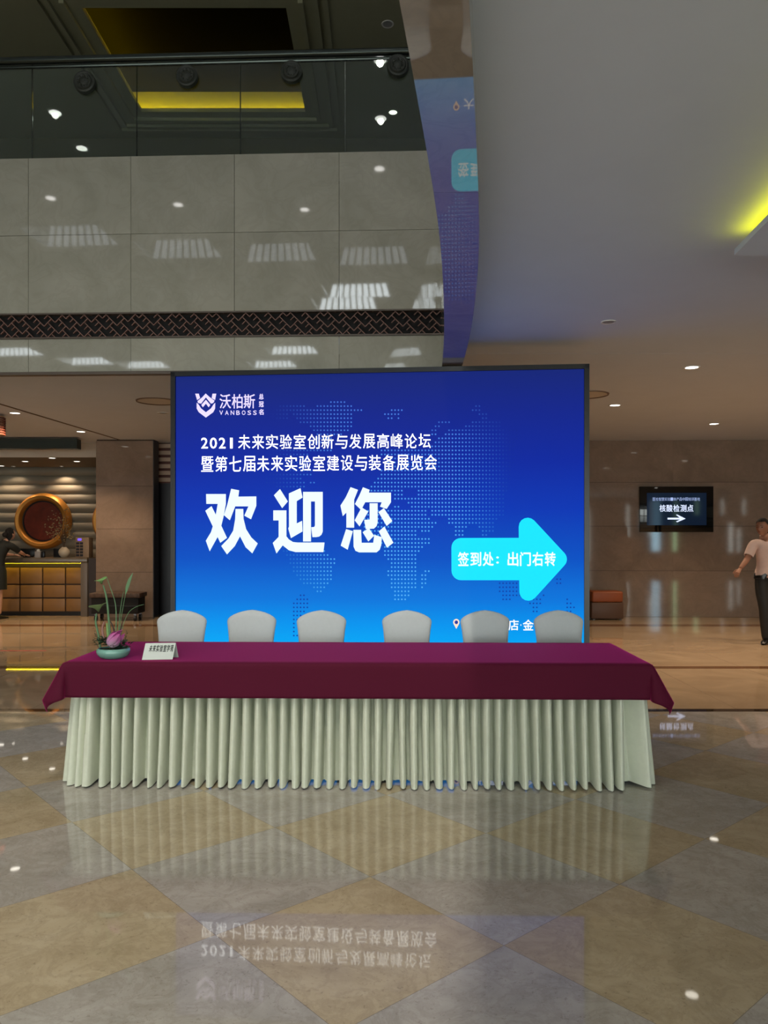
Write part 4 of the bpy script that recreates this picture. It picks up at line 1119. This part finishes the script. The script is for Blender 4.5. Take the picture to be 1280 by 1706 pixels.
# key cabinet with lit display
p = dtop(137, 15.15); t = empty('key_cabinet', p); tag(t, 'tan upright cabinet with small pigeonholes and a glowing violet display on the reception desk', 'cabinet')
MB().span((-.13, 0, 0), (.13, .22, .385)).build('body', pmat('tan_cabinet', rgb(150, 124, 98), .5), t, bevel=.006)
for i in range(2):
    for j in range(5):
        MB().span((-.115 + .072 * i, -.008, .02 + .058 * j), (-.055 + .072 * i, .0, .062 + .058 * j)).build('slot', pmat('dark_slot', rgb(30, 26, 34), .5) if 'dark_slot' not in MATS else MATS['dark_slot'], t)
MB().span((-.085, -.008, .325), (-.015, 0, .368)).build('display', emat('violet_display', rgb(120, 90, 255), 1.3), t)
# monitors, box, tissue box
def monitor(px0, px1, label, h=.15, base=True):
    a, b = dtop(px0, 15.2), dtop(px1, 15.2); t = empty('monitor', (a + b) / 2); wd = (b - a).x
    MB().span((-wd / 2, 0, .02), (wd / 2, .03, .02 + h)).build('screen_panel', M_black, t, bevel=.004)
    MB().span((-.08, .0, 0), (.08, .10, .02)).build('stand', M_black, t)
    return tag(t, label, 'monitor', 'black monitors on the reception desk')
monitor(33, 58, 'low black monitor on the reception desk beside the leaning person, left of the tissue box'); monitor(89, 103, 'low black monitor on the reception desk behind the white vase')
p = dtop(62, 15.0); t = empty('tissue_box', p); tag(t, 'small white tissue box on the reception desk below the gold ring', 'tissue box')
MB().span((-.05, 0, 0), (.05, .10, .12)).build('box', pmat('grey_white_box', rgb(170, 164, 160), .5), t, bevel=.004)
m = MB(); m.add([(-.03, .05, .118), (.03, .05, .118), (.035, .04, .155), (0, .06, .165), (-.03, .05, .15)], [(0, 1, 2, 3, 4)]); o = m.build('tissue', M_white_metal, t); md = o.modifiers.new('t', 'SOLIDIFY'); md.thickness = .003
p = dtop(70.5, 15.05); t = tag(MB().span((-.035, 0, 0), (.035, .06, .12)).build('pen_cup', M_black, None, bevel=.006), 'small black box right beside the tissue box on the reception desk', 'box'); t.location = p
# gold rings on the wavy wall
M_gold = pmat('brushed_gold', rgb(214, 148, 66), .45, .6, noise=.08, nscale=6); M_redlac = pmat('dark_red_lacquer', rgb(124, 46, 26), .35, noise=.25, nscale=5)
def ring(px, py, label):
    p = at(px, py, 17.25); t = empty('gold_ring', (p.x, 17.40, p.z))
    n = 56; prof = [(.455, .03), (.46, .10), (.50, .15), (.56, .16), (.60, .12), (.625, .04), (.625, -.03)]
    MB().lathe(prof, (0, 0, 0), n, 'Y', cap=False).build('ring_frame', M_gold, t, True)
    MB().lathe([(.0001, .03), (.455, .03), (.455, -.03)], (0, 0, 0), n, 'Y').build('lacquer_disc', M_redlac, t, True)
    MB().lathe([(.425, .03), (.43, .05), (.458, .05), (.458, .02)], (0, 0, 0), n, 'Y', cap=False).build('inner_rim', M_black, t, True)
    return tag(t, label, 'wall ornament', 'gold ring ornaments on the wavy wall')
ring(68, 868, 'large gold ring ornament with dark red disc on the wavy wall, fully in view'); ring(198, 868, 'gold ring ornament on the wavy wall mostly hidden behind the marble column')
# luggage trolley in front of the column
xa, xb = at(156, 1010, 14.2).x, at(239, 1010, 14.2).x
t = empty('luggage_trolley', ((xa + xb) / 2, 14.2, 0)); tag(t, 'low dark trolley with castors and a patterned brown top in front of the marble column', 'trolley')
wd = (xb - xa) / 2
MB().span((-wd, -.22, .42), (wd, .22, .50)).build('top', pmat('patterned_brown_top', rgb(78, 60, 48), .6, noise=.5, nscale=14), t, bevel=.01)
MB().span((-wd + .03, -.20, .13), (wd - .03, .20, .42)).build('body', pmat('near_black_panel', rgb(16, 15, 17), .8), t, bevel=.01)
MB().span((-wd + .05, -.215, .26), (wd - .05, -.2, .28)).build('rail', M_darkframe, t)
for sx in (-1, 1):
    for sy in (-1, 1):
        o = MB().span((sx * (wd - .1) - .02, sy * .15 - .02, .09), (sx * (wd - .1) + .02, sy * .15 + .02, .14)).build('caster', M_steel, t)
        MB().lathe([(.0001, -.02), (.05, -.02), (.05, .02), (.0001, .02)], (sx * (wd - .1), sy * .15, .05), 16, 'X').build('wheel', M_black, o, True)

# ---------------------------------------------------------------- right side: monitor on the wall, cabinet
tvx0, tvx1 = at(1071, 850, 14.5).x, at(1193.5, 850, 14.5).x; yy = wall_y((tvx0 + tvx1) / 2) - .07
tz0, tz1 = at(1130, 886.5, 14.55).z, at(1130, 810, 14.55).z
t = empty('wall_monitor', ((tvx0 + tvx1) / 2, yy, tz0), math.atan(-.03)); tag(t, 'black monitor with white Chinese lettering and arrow on the right marble wall', 'monitor')
wd = (tvx1 - tvx0) / 2; hh = tz1 - tz0
MB().span((-wd, 0, 0), (wd, .06, hh)).build('casing', M_black_gloss, t, bevel=.005)
MB().span((-wd + .13, -.002, .13), (wd - .13, 0.002, hh - .12)).build('display_panel', emat('dim_navy_display', rgb(14, 26, 44), 1.0, (0.005, 0.005, 0.006, 1)), t)
t.children[1].data.materials[0].node_tree.nodes['Principled BSDF'].inputs['Roughness'].default_value = .05
def tvp(px, py): return Vector(((px - 1132.25) / (1193.5 - 1071) * 2 * wd, -.006, (886.5 - py) / 76.5 * hh))
def tv_text(name, body, box, mat, bold):
    V, Fc = [], []; n = len(body); x0, y0, x1, y1 = box; p = (x1 - x0) / n
    for i, ch in enumerate(body):
        vs, fs = text_shape(ch, bold); b = len(V); V += [tvp(x0 + (i + .05 + a * .9) * p, y1 - c * (y1 - y0)) for a, c in vs]; Fc += [tuple(q + b for q in f) for f in fs]
    return mesh_obj(name, V, Fc, mat, t)
M_tvw = emat('monitor_white', rgb(214, 224, 255), 1.3)
tv_text('notice_text', '医检智慧实验一体产品中国培训基地', (1092, 828.5, 1171, 834), emat('monitor_white_small', rgb(170, 190, 240), 1.0), 0)
tv_text('notice_text', '核酸检测点', (1103, 840.5, 1160.5, 852.5), M_tvw, .012)
V = [tvp(*q) for q in ((1117, 862.4), (1137, 862.4), (1131, 857.5), (1133, 857.0), (1147, 864), (1133, 870), (1131, 868.6), (1138, 865.4), (1117, 865.4))]
mesh_obj('notice_arrow', V, [tuple(reversed(q)) for q in tess([(v.x, v.z) for v in V], [tuple(range(len(V)))])], M_tvw, t)
xa, xb = at(983, 1000, 14.3).x, at(1036, 1000, 14.3).x
t = empty('side_cabinet', ((xa + xb) / 2, 14.35, 0)); tag(t, 'low orange-brown cabinet against the right marble wall beside the screen edge', 'cabinet')
wd = (xb - xa) / 2
MB().span((-wd, -.18, .02), (wd, .18, .32)).build('body', pmat('brown_leather', rgb(92, 66, 50), .5), t, bevel=.02)
MB().span((-wd + .01, -.18, .32), (wd - .01, .18, .52)).build('lid', pmat('orange_leather', rgb(150, 76, 36), .5), t, bevel=.03, seg=3)
for sx in (-1, 1):
    for sy in (-1, 1): MB().span((sx * (wd - .05) - .02, sy * .13 - .02, 0), (sx * (wd - .05) + .02, sy * .13 + .02, .03)).build('foot', M_black, t)
# red line on the floor by the reception
a, b = at(-2, 1084, 10.45), at(80, 1083, 10.5)
t = MB().span((a.x, 10.42, 0.0005), (b.x, 10.46, .003)).build('floor_red_line', pmat('red_line', rgb(190, 60, 50), .5)); tag(t, 'thin red line on the polished floor at the left picture edge', 'stripe')

# ---------------------------------------------------------------- people
def skinned(joints, edges, root, sub=2):
    """limbs as a chain of joints with radii, grown into one smooth surface; returns vertices and faces"""
    bm = bmesh.new(); lay = bm.verts.layers.skin.verify(); vv = {}
    for k, (co, r) in joints.items():
        v = bm.verts.new(co); rr = r if isinstance(r, tuple) else (r, r); v[lay].radius = rr; v[lay].use_root = (k == root); vv[k] = v
    for a, b in edges: bm.edges.new((vv[a], vv[b]))
    me = bpy.data.meshes.new('tmp'); bm.to_mesh(me); bm.free()
    o = bpy.data.objects.new('tmp', me); COL.objects.link(o)
    sk = o.modifiers.new('skin', 'SKIN'); sk.use_smooth_shade = True; sk.branch_smoothing = 0.6
    sb = o.modifiers.new('sub', 'SUBSURF'); sb.levels = sub; sb.render_levels = sub
    bpy.context.view_layer.update()
    ev = bpy.data.meshes.new_from_object(o.evaluated_get(bpy.context.evaluated_depsgraph_get()))
    vs = [v.co.copy() for v in ev.vertices]; fs = [tuple(p.vertices) for p in ev.polygons]
    bpy.data.objects.remove(o); bpy.data.meshes.remove(me); bpy.data.meshes.remove(ev)
    return vs, fs
def chain(pts):
    j = {i: (Vector(p), r) for i, (p, r) in enumerate(pts)}; return j, [(i, i + 1) for i in range(len(pts) - 1)]
def head_shape(c, facing, pitch=0.0, s=1.0):
    """head with brow, nose, lips, chin and ears; facing = yaw of the face (0 looks to -y)"""
    m = MB(); nu, nv = 36, 26; vs = []
    for j in range(nv + 1):
        th = PI * j / nv; z = -math.cos(th); rr = max(1e-6, math.sin(th))
        for i in range(nu):
            a = 2 * PI * i / nu; x = rr * math.sin(a); y = -rr * math.cos(a)   # a = 0 is the front
            fx, fy, fz = x * .077, y * .097, z * .118
            front = max(0, math.cos(a)) * rr
            if z < 0: fx *= 1 - .30 * (-z) ** 1.5; fy *= 1 - .12 * (-z)
            if y > 0 and z < -.2: fy *= 1 - .35 * (-z - .2)
            na = abs(a if a < PI else a - 2 * PI)
            fy -= .020 * math.exp(-(na / .16) ** 2) * math.exp(-((z + .20) / .16) ** 2)          # nose
            fy -= .006 * math.exp(-((na) / .5) ** 2) * math.exp(-((z - .20) / .10) ** 2)           # brow
            fy += .008 * math.exp(-((na - .38) / .17) ** 2) * math.exp(-((z - .05) / .10) ** 2)    # eye sockets
            fy -= .006 * math.exp(-(na / .26) ** 2) * math.exp(-((z + .50) / .07) ** 2)            # lips
            fy -= .007 * math.exp(-(na / .25) ** 2) * math.exp(-((z + .80) / .12) ** 2)            # chin
            vs.append(Vector((fx, fy, fz)))
    fs = [(j * nu + i, j * nu + (i + 1) % nu, (j + 1) * nu + (i + 1) % nu, (j + 1) * nu + i) for j in range(nv) for i in range(nu)]
    m.add(vs, fs)
    for sx in (-1, 1): m.ball((sx * .078, .008, -.01), (.010, .018, .030), 10, 8)
    M_ = Matrix.Translation(c) @ Matrix.Rotation(facing, 4, 'Z') @ Matrix.Rotation(pitch, 4, 'X') @ Matrix.Scale(s, 4)
    m.xf(M_); return m, M_
def hand_shape(wrist, d, palm_n, s=1.0, curl=.45, thumb_side=1):
    """palm, four unequal bent fingers and a thumb from the side of the palm"""
    d = d.normalized(); n = (palm_n - d * palm_n.dot(d)).normalized(); w_ = d.cross(n) * thumb_side
    out = MB()
    pc = [(wrist - d * .01, (.021, .017)), (wrist + d * .03 * s, (.030 * s, .015)), (wrist + d * .075 * s, (.036 * s, .014)), (wrist + d * .092 * s, (.034 * s, .012))]
    out.tube([p for p, r in pc], [r[0] for p, r in pc], 14)
    # flatten the palm along its normal
    out.v = [wrist + (v - wrist) - n * ((v - wrist).dot(n) * .52) for v in out.v]
    for k, (off, ln) in enumerate(((.027, .072), (.009, .080), (-.009, .074), (-.026, .058))):
        p0 = wrist + d * .080 * s + w_ * off * s; pts = [(p0, .0095 * s)]; dd = d.copy(); seg = ln * s / 3
        p = p0
        for q in range(3):
            ang = curl * (q + .5) * .75; dq = d * math.cos(ang) + n * math.sin(ang); p = p + dq * seg * (1.15 - q * .15); pts.append((p, (.0088 - .0009 * q) * s))
        j, e = chain(pts); out.add(*skinned(j, e, 0, 1))
    p0 = wrist + d * .022 * s + w_ * .022 * s; p1 = p0 + (d * .6 + w_ * .75 + n * .2).normalized() * .038 * s; p2 = p1 + (d * .85 + w_ * .35 + n * .35).normalized() * .03 * s; p3 = p2 + (d + n * .5).normalized() * .022 * s
    j, e = chain([(p0, .013 * s), (p1, .0115 * s), (p2, .0098 * s), (p3, .0085 * s)]); out.add(*skinned(j, e, 0, 1))
    return out
def shell_hair(M_, s_front=.15, length=0.0, bun=None):
    m = MB(); nu, nv = 32, 16; vs = []
    for j in range(nv + 1):
        t = j / nv
        for i in range(nu):
            a = 2 * PI * i / nu; front = math.cos(a)
            zmin = (.60 if front > .55 else .60 - (.55 - front) * .85) - (length if front < .3 else 0)
            zmin = max(-.75 - length, zmin)
            z = 1.0 - (1.0 - zmin) * t; zc_ = max(-1, min(1, z)); rr = math.sqrt(max(0, 1 - zc_ * zc_)) if z > -.2 else .97
            bump = 1.09 + .012 * math.sin(9 * a + 4 * t)
            vs.append(Vector((rr * math.sin(a) * .078 * bump, -rr * math.cos(a) * .098 * bump, z * .118 * 1.07)))
    fs = [(j * nu + i, j * nu + (i + 1) % nu, (j + 1) * nu + (i + 1) % nu, (j + 1) * nu + i) for j in range(nv) for i in range(nu)]
    m.add(vs, fs)
    if bun: m.ball(bun, (.055, .055, .05), 16, 10)
    return m.xf(M_)
M_skin_t = pmat('tan_skin', rgb(150, 104, 82), .55, noise=.05, nscale=12); M_skin_l = pmat('light_skin', rgb(186, 142, 118), .55, noise=.05, nscale=12)
M_hair = pmat("black_hair", rgb(20, 17, 16), .85, noise=.3, nscale=60, stretch=(1, 1, .2)); M_eye = pmat('dark_eye', rgb(20, 16, 14), .2); M_lip = pmat('lips', rgb(132, 76, 66), .5)
M_tee = pmat('pale_pink_cotton', rgb(206, 180, 172), .8, noise=.04, nscale=25, bump=.2, bscale=14); M_trou = pmat('black_trousers', rgb(24, 24, 24), .7, noise=.1, nscale=20, bump=.2, bscale=14); M_shoe = pmat('black_leather', rgb(18, 17, 17), .3)
M_dress = pmat('black_green_dress', rgb(14, 20, 17), .75, noise=.12, nscale=18, bump=.2, bscale=14)
V3 = Vector
def face_bits(M_, parent):
    for sx in (-1, 1):
        m = MB().ball((sx * .030, -.083, .006), (.011, .006, .006), 10, 8).xf(M_); m.build('eye', M_eye, parent, True)
        MB().tube([M_ @ V3((sx * .014, -.096, .027)), M_ @ V3((sx * .031, -.094, .031)), M_ @ V3((sx * .048, -.082, .026))], [.002, .003, .0015], 6).build('eyebrow', M_hair, parent, True)
    MB().ball((0, -.0985, -.059), (.021, .004, .006), 12, 8).xf(M_).build('mouth', M_lip, parent, True)

def grow(vs, fs, keep, off):
    """cloth over the part of a body where keep(point) holds: its faces moved out along the normals by off(point)"""
    me = bpy.data.meshes.new('tmp'); me.from_pydata([tuple(v) for v in vs], [], fs); me.update()
    nr = [v.normal.copy() for v in me.vertices]; bpy.data.meshes.remove(me)
    out, idx, F_ = [], {}, []
    for f in fs:
        c = sum((Vector(vs[i]) for i in f), Vector()) / len(f)
        if not keep(c): continue
        g = []
        for i in f:
            if i not in idx: idx[i] = len(out); out.append(Vector(vs[i]) + nr[i] * off(Vector(vs[i])))
            g.append(idx[i])
        F_.append(tuple(g))
    return MB().add(out, F_)
def along(p, a, b):
    d = b - a; return (p - a).dot(d) / d.length_squared, (p - a - d * max(0, min(1, (p - a).dot(d) / d.length_squared))).length
def build_man():
    D = 11.15; x0 = at(1278, 960, D).x
    t = empty('person', (x0, D, 0)); tag(t, 'person in a pale pink T-shirt and black trousers walking at the right picture edge', 'person')
    # picture left is -x; he walks towards the viewer's left, chest turned a little to -x
    pel = V3((0, 0, .96)); chest = V3((-.01, -.01, 1.30)); neck = V3((-.025, -.02, 1.48))
    shL, shR = V3((-.205, -.03, 1.42)), V3((.19, .05, 1.42))
    elL, wrL = V3((-.33, -.10, 1.20)), V3((-.475, -.20, 1.075))
    elR, wrR = V3((.27, .13, 1.14)), V3((.25, -.02, .92))
    hipL, hipR = V3((-.10, 0, .92)), V3((.10, .02, .92))
    knL, anL = V3((-.05, -.16, .50)), V3((-.02, .10, .10))
    knL, anL = V3((-.085, -.10, .50)), V3((-.03, -.05, .085))
    knR, anR = V3((.13, .12, .50)), V3((.15, .36, .16))
    def body(r, parts):
        J = {}; E_ = []
        def add(k, co, rad): J[k] = (co, rad)
        add('pel', pel, (.155 * r, .115 * r)); add('abd', pel.lerp(chest, .5) + V3((0, -.015, 0)), (.150 * r, .115 * r)); add('chest', chest, (.165 * r, .115 * r)); add('up', V3((-.015, -.01, 1.41)), (.13 * r, .085 * r))
        E_ += [('pel', 'abd'), ('abd', 'chest'), ('chest', 'up')]
        return J, E_
    J, E_ = body(1, 0)
    def add(k, co, rad, par): J[k] = (co, rad); E_.append((par, k))
    add('neck', neck, .058, 'up'); add('nk2', neck + V3((-.04, -.02, .08)), .056, 'neck')
    add('sl', shL, .058, 'up'); add('el', elL, .043, 'sl'); add('fl', elL.lerp(wrL, .35), .041, 'el'); add('wl', wrL, .026, 'fl')
    add('sr', shR, .058, 'up'); add('er', elR, .043, 'sr'); add('wr', wrR, .026, 'er')
    add('hl', hipL, .085, 'pel'); add('kl', knL, .056, 'hl'); add('cl', knL.lerp(anL, .35), .055, 'kl'); add('al', anL, .036, 'cl')
    add('hr', hipR, .085, 'pel'); add('kr', knR, .056, 'hr'); add('cr', knR.lerp(anR, .35), .055, 'kr'); add('ar', anR, .036, 'cr')
    vs, fs = skinned(J, E_, 'pel'); m = MB().add(vs, fs)
    hm, HM = head_shape(V3((-.085, -.055, 1.66)), R(-52), R(4), 1.08); m.add(hm.v, hm.f)
    h = hand_shape(wrL, wrL - elL + V3((0, 0, -.03)), V3((.2, .3, -.9)), 1.0, .75, -1); m.add(h.v, h.f)
    h = hand_shape(wrR, wrR - elR, V3((-.9, 0, 0)), 1.0, .6, 1); m.add(h.v, h.f)
    m.build('body', M_skin_t, t, True, weld=False)
    shell_hair(HM).build('hair', M_hair, t, True); face_bits(HM, t)
    def tee(p):
        if p.z < .945: return False
        for a_, b_, w_ in ((elL, wrL, .075), (elR, wrR, .075)):
            t_, d_ = along(p, a_, b_)
            if t_ > -.05 and d_ < w_: return False
        for a_, b_ in ((shL, elL), (shR, elR)):
            t_, d_ = along(p, a_, b_)
            if t_ > .80 and d_ < .075: return False
        return (p - neck).length > .072 and p.z < 1.50
    bvs, bfs = vs, fs
    o = grow(bvs, bfs, tee, lambda p: .020 if p.z > 1.05 else .026).build('t_shirt', M_tee, t, True)
    o = grow(bvs, bfs, lambda p: .085 < p.z < 1.02 and abs(p.x) < .30 and not (p.x > .2 and p.z > .8), lambda p: .016 + .012 * max(0, min(1, (.6 - p.z) / .5))).build('trousers', M_trou, t, True)
    b = grow(bvs, bfs, lambda p: .935 < p.z < .985 and abs(p.x) < .22, lambda p: .031).build('belt', M_shoe, t, True); MB().box((-.05, -.150, .960), (.05, .012, .038)).build('buckle', pmat('brass_buckle', rgb(150, 110, 90), .3, .8), b, bevel=.004)
    for an, yaw, pit in ((anL, R(-40), 0), (anR, R(-25), .5)):
        m = MB(); pr = [(0, .035, .04), (.04, .042, .05), (.10, .046, .045), (.17, .048, .034), (.22, .042, .026), (.255, .022, .016)]
        n = 14; vs = []
        for (yy_, hw_, ht) in pr:
            for k in range(n):
                a = 2 * PI * k / n; vs.append(V3((hw_ * math.cos(a), -(yy_ - .07), max(-.0, ht * math.sin(a) + ht * .9 if math.sin(a) > -.9 else 0))))
        fs = [(i * n + k, i * n + (k + 1) % n, (i + 1) * n + (k + 1) % n, (i + 1) * n + k) for i in range(len(pr) - 1) for k in range(n)] + [tuple(reversed(range(n))), tuple(range((len(pr) - 1) * n, len(pr) * n))]
        m.add(vs, fs).xf(Matrix.Translation((an.x, an.y, max(0, an.z - .085))) @ Matrix.Rotation(yaw, 4, 'Z') @ Matrix.Rotation(pit, 4, 'X'))
        zmin = min(v.z for v in m.v); m.v = [v - V3((0, 0, zmin if pit == 0 else zmin - 0.0)) for v in m.v]
        m.build('shoe', M_shoe, t, True)
build_man()

def build_woman():
    D = 14.35; x0 = at(1, 960, D).x
    t = empty('person', (x0, D, 0)); tag(t, 'person in a dark short-sleeved dress leaning on the reception desk at the left picture edge', 'person')
    pel = V3((-.07, -.02, .93)); chest = V3((.0, .02, 1.24)); up_ = V3((.04, .06, 1.37)); neck = V3((.07, .08, 1.44))
    shR, elR, wrR = V3((.19, .02, 1.345)), V3((.265, .20, 1.225)), V3((.25, .43, 1.17))
    shL, elL, wrL = V3((-.13, .10, 1.345)), V3((-.14, .26, 1.19)), V3((.05, .42, 1.17))
    hR, kR, aR = V3((.00, -.02, .90)), V3((.005, -.04, .49)), V3((-.01, -.02, .085)); hL, kL, aL = V3((-.15, -.02, .90)), V3((-.17, .02, .49)), V3((-.19, .06, .085))
    J = {}; E_ = []
    def add(k, co, rad, par=None):
        J[k] = (co, rad)
        if par: E_.append((par, k))
    add('pel', pel, (.15, .11)); add('abd', pel.lerp(chest, .5), (.12, .10), 'pel'); add('chest', chest, (.14, .105), 'abd'); add('up', up_, (.11, .08), 'chest'); add('neck', neck, .048, 'up'); add('n2', neck + V3((.02, .03, .06)), .045, 'neck')
    add('sr', shR, .050, 'up'); add('er', elR, .037, 'sr'); add('fr', elR.lerp(wrR, .35), .036, 'er'); add('wr', wrR, .023, 'fr')
    add('sl', shL, .050, 'up'); add('el', elL, .037, 'sl'); add('wl', wrL, .023, 'el')
    for s_, h_, k_, a_ in (('r', hR, kR, aR), ('l', hL, kL, aL)):
        add('h' + s_, h_, .08, 'pel'); add('k' + s_, k_, .052, 'h' + s_); add('c' + s_, k_.lerp(a_, .33), .053, 'k' + s_); add('a' + s_, a_, .032, 'c' + s_)
    vs, fs = skinned(J, E_, 'pel'); m = MB().add(vs, fs); bvs, bfs = vs, fs
    hm, HM = head_shape(V3((.115, .13, 1.565)), R(155), R(-18), .96); m.add(hm.v, hm.f)
    h = hand_shape(wrR, V3((.15, .95, -.12)), V3((0, 0, -1)), .92, .25, 1); m.add(h.v, h.f)
    h = hand_shape(wrL, V3((.4, .85, -.12)), V3((0, 0, -1)), .92, .25, -1); m.add(h.v, h.f)
    m.build('body', M_skin_l, t, True, weld=False)
    shell_hair(HM, length=.25, bun=(.0, .112, .02)).build('hair', M_hair, t, True); face_bits(HM, t)
    def top(p):
        if p.z < .80: return False
        for a_, b_ in ((elR, wrR), (elL, wrL)):
            t_, d_ = along(p, a_, b_)
            if t_ > -.1 and d_ < .07: return False
        for a_, b_ in ((shR, elR), (shL, elL)):
            t_, d_ = along(p, a_, b_)
            if t_ > .75 and d_ < .07: return False
        return (p - neck).length > .055 and p.z < 1.47
    d_ = grow(bvs, bfs, top, lambda p: .018)
    n = 40; rows_ = [(.98, .158, .125), (.88, .182, .142), (.74, .186, .148), (.60, .184, .150), (.545, .186, .152)]
    vv = [V3((-.072 + hx_ * math.cos(2 * PI * k / n) * (1 + .03 * math.sin(k * PI / 4) * (1 - zz)), -.02 + hy_ * math.sin(2 * PI * k / n), zz)) for (zz, hx_, hy_) in rows_ for k in range(n)]
    d_.add(vv, [(i * n + k, i * n + (k + 1) % n, (i + 1) * n + (k + 1) % n, (i + 1) * n + k) for i in range(len(rows_) - 1) for k in range(n)])
    d_.build('dress', M_dress, t, True, weld=False)
    for an, yaw in ((aR, R(150)), (aL, R(170))):
        m = MB(); pr = [(0, .030, .036), (.04, .036, .042), (.10, .040, .034), (.16, .042, .026), (.21, .034, .02), (.235, .016, .012)]; n = 14; vs = []
        for (yy_, hw_, ht) in pr:
            for k in range(n):
                a = 2 * PI * k / n; vs.append(V3((hw_ * math.cos(a), -(yy_ - .06), max(0, ht * math.sin(a) + ht * .9))))
        fs = [(i * n + k, i * n + (k + 1) % n, (i + 1) * n + (k + 1) % n, (i + 1) * n + k) for i in range(len(pr) - 1) for k in range(n)] + [tuple(reversed(range(n))), tuple(range((len(pr) - 1) * n, len(pr) * n))]
        m.add(vs, fs).xf(Matrix.Translation((an.x, an.y, 0)) @ Matrix.Rotation(yaw, 4, 'Z')); m.build('shoe', M_shoe, t, True)
build_woman()
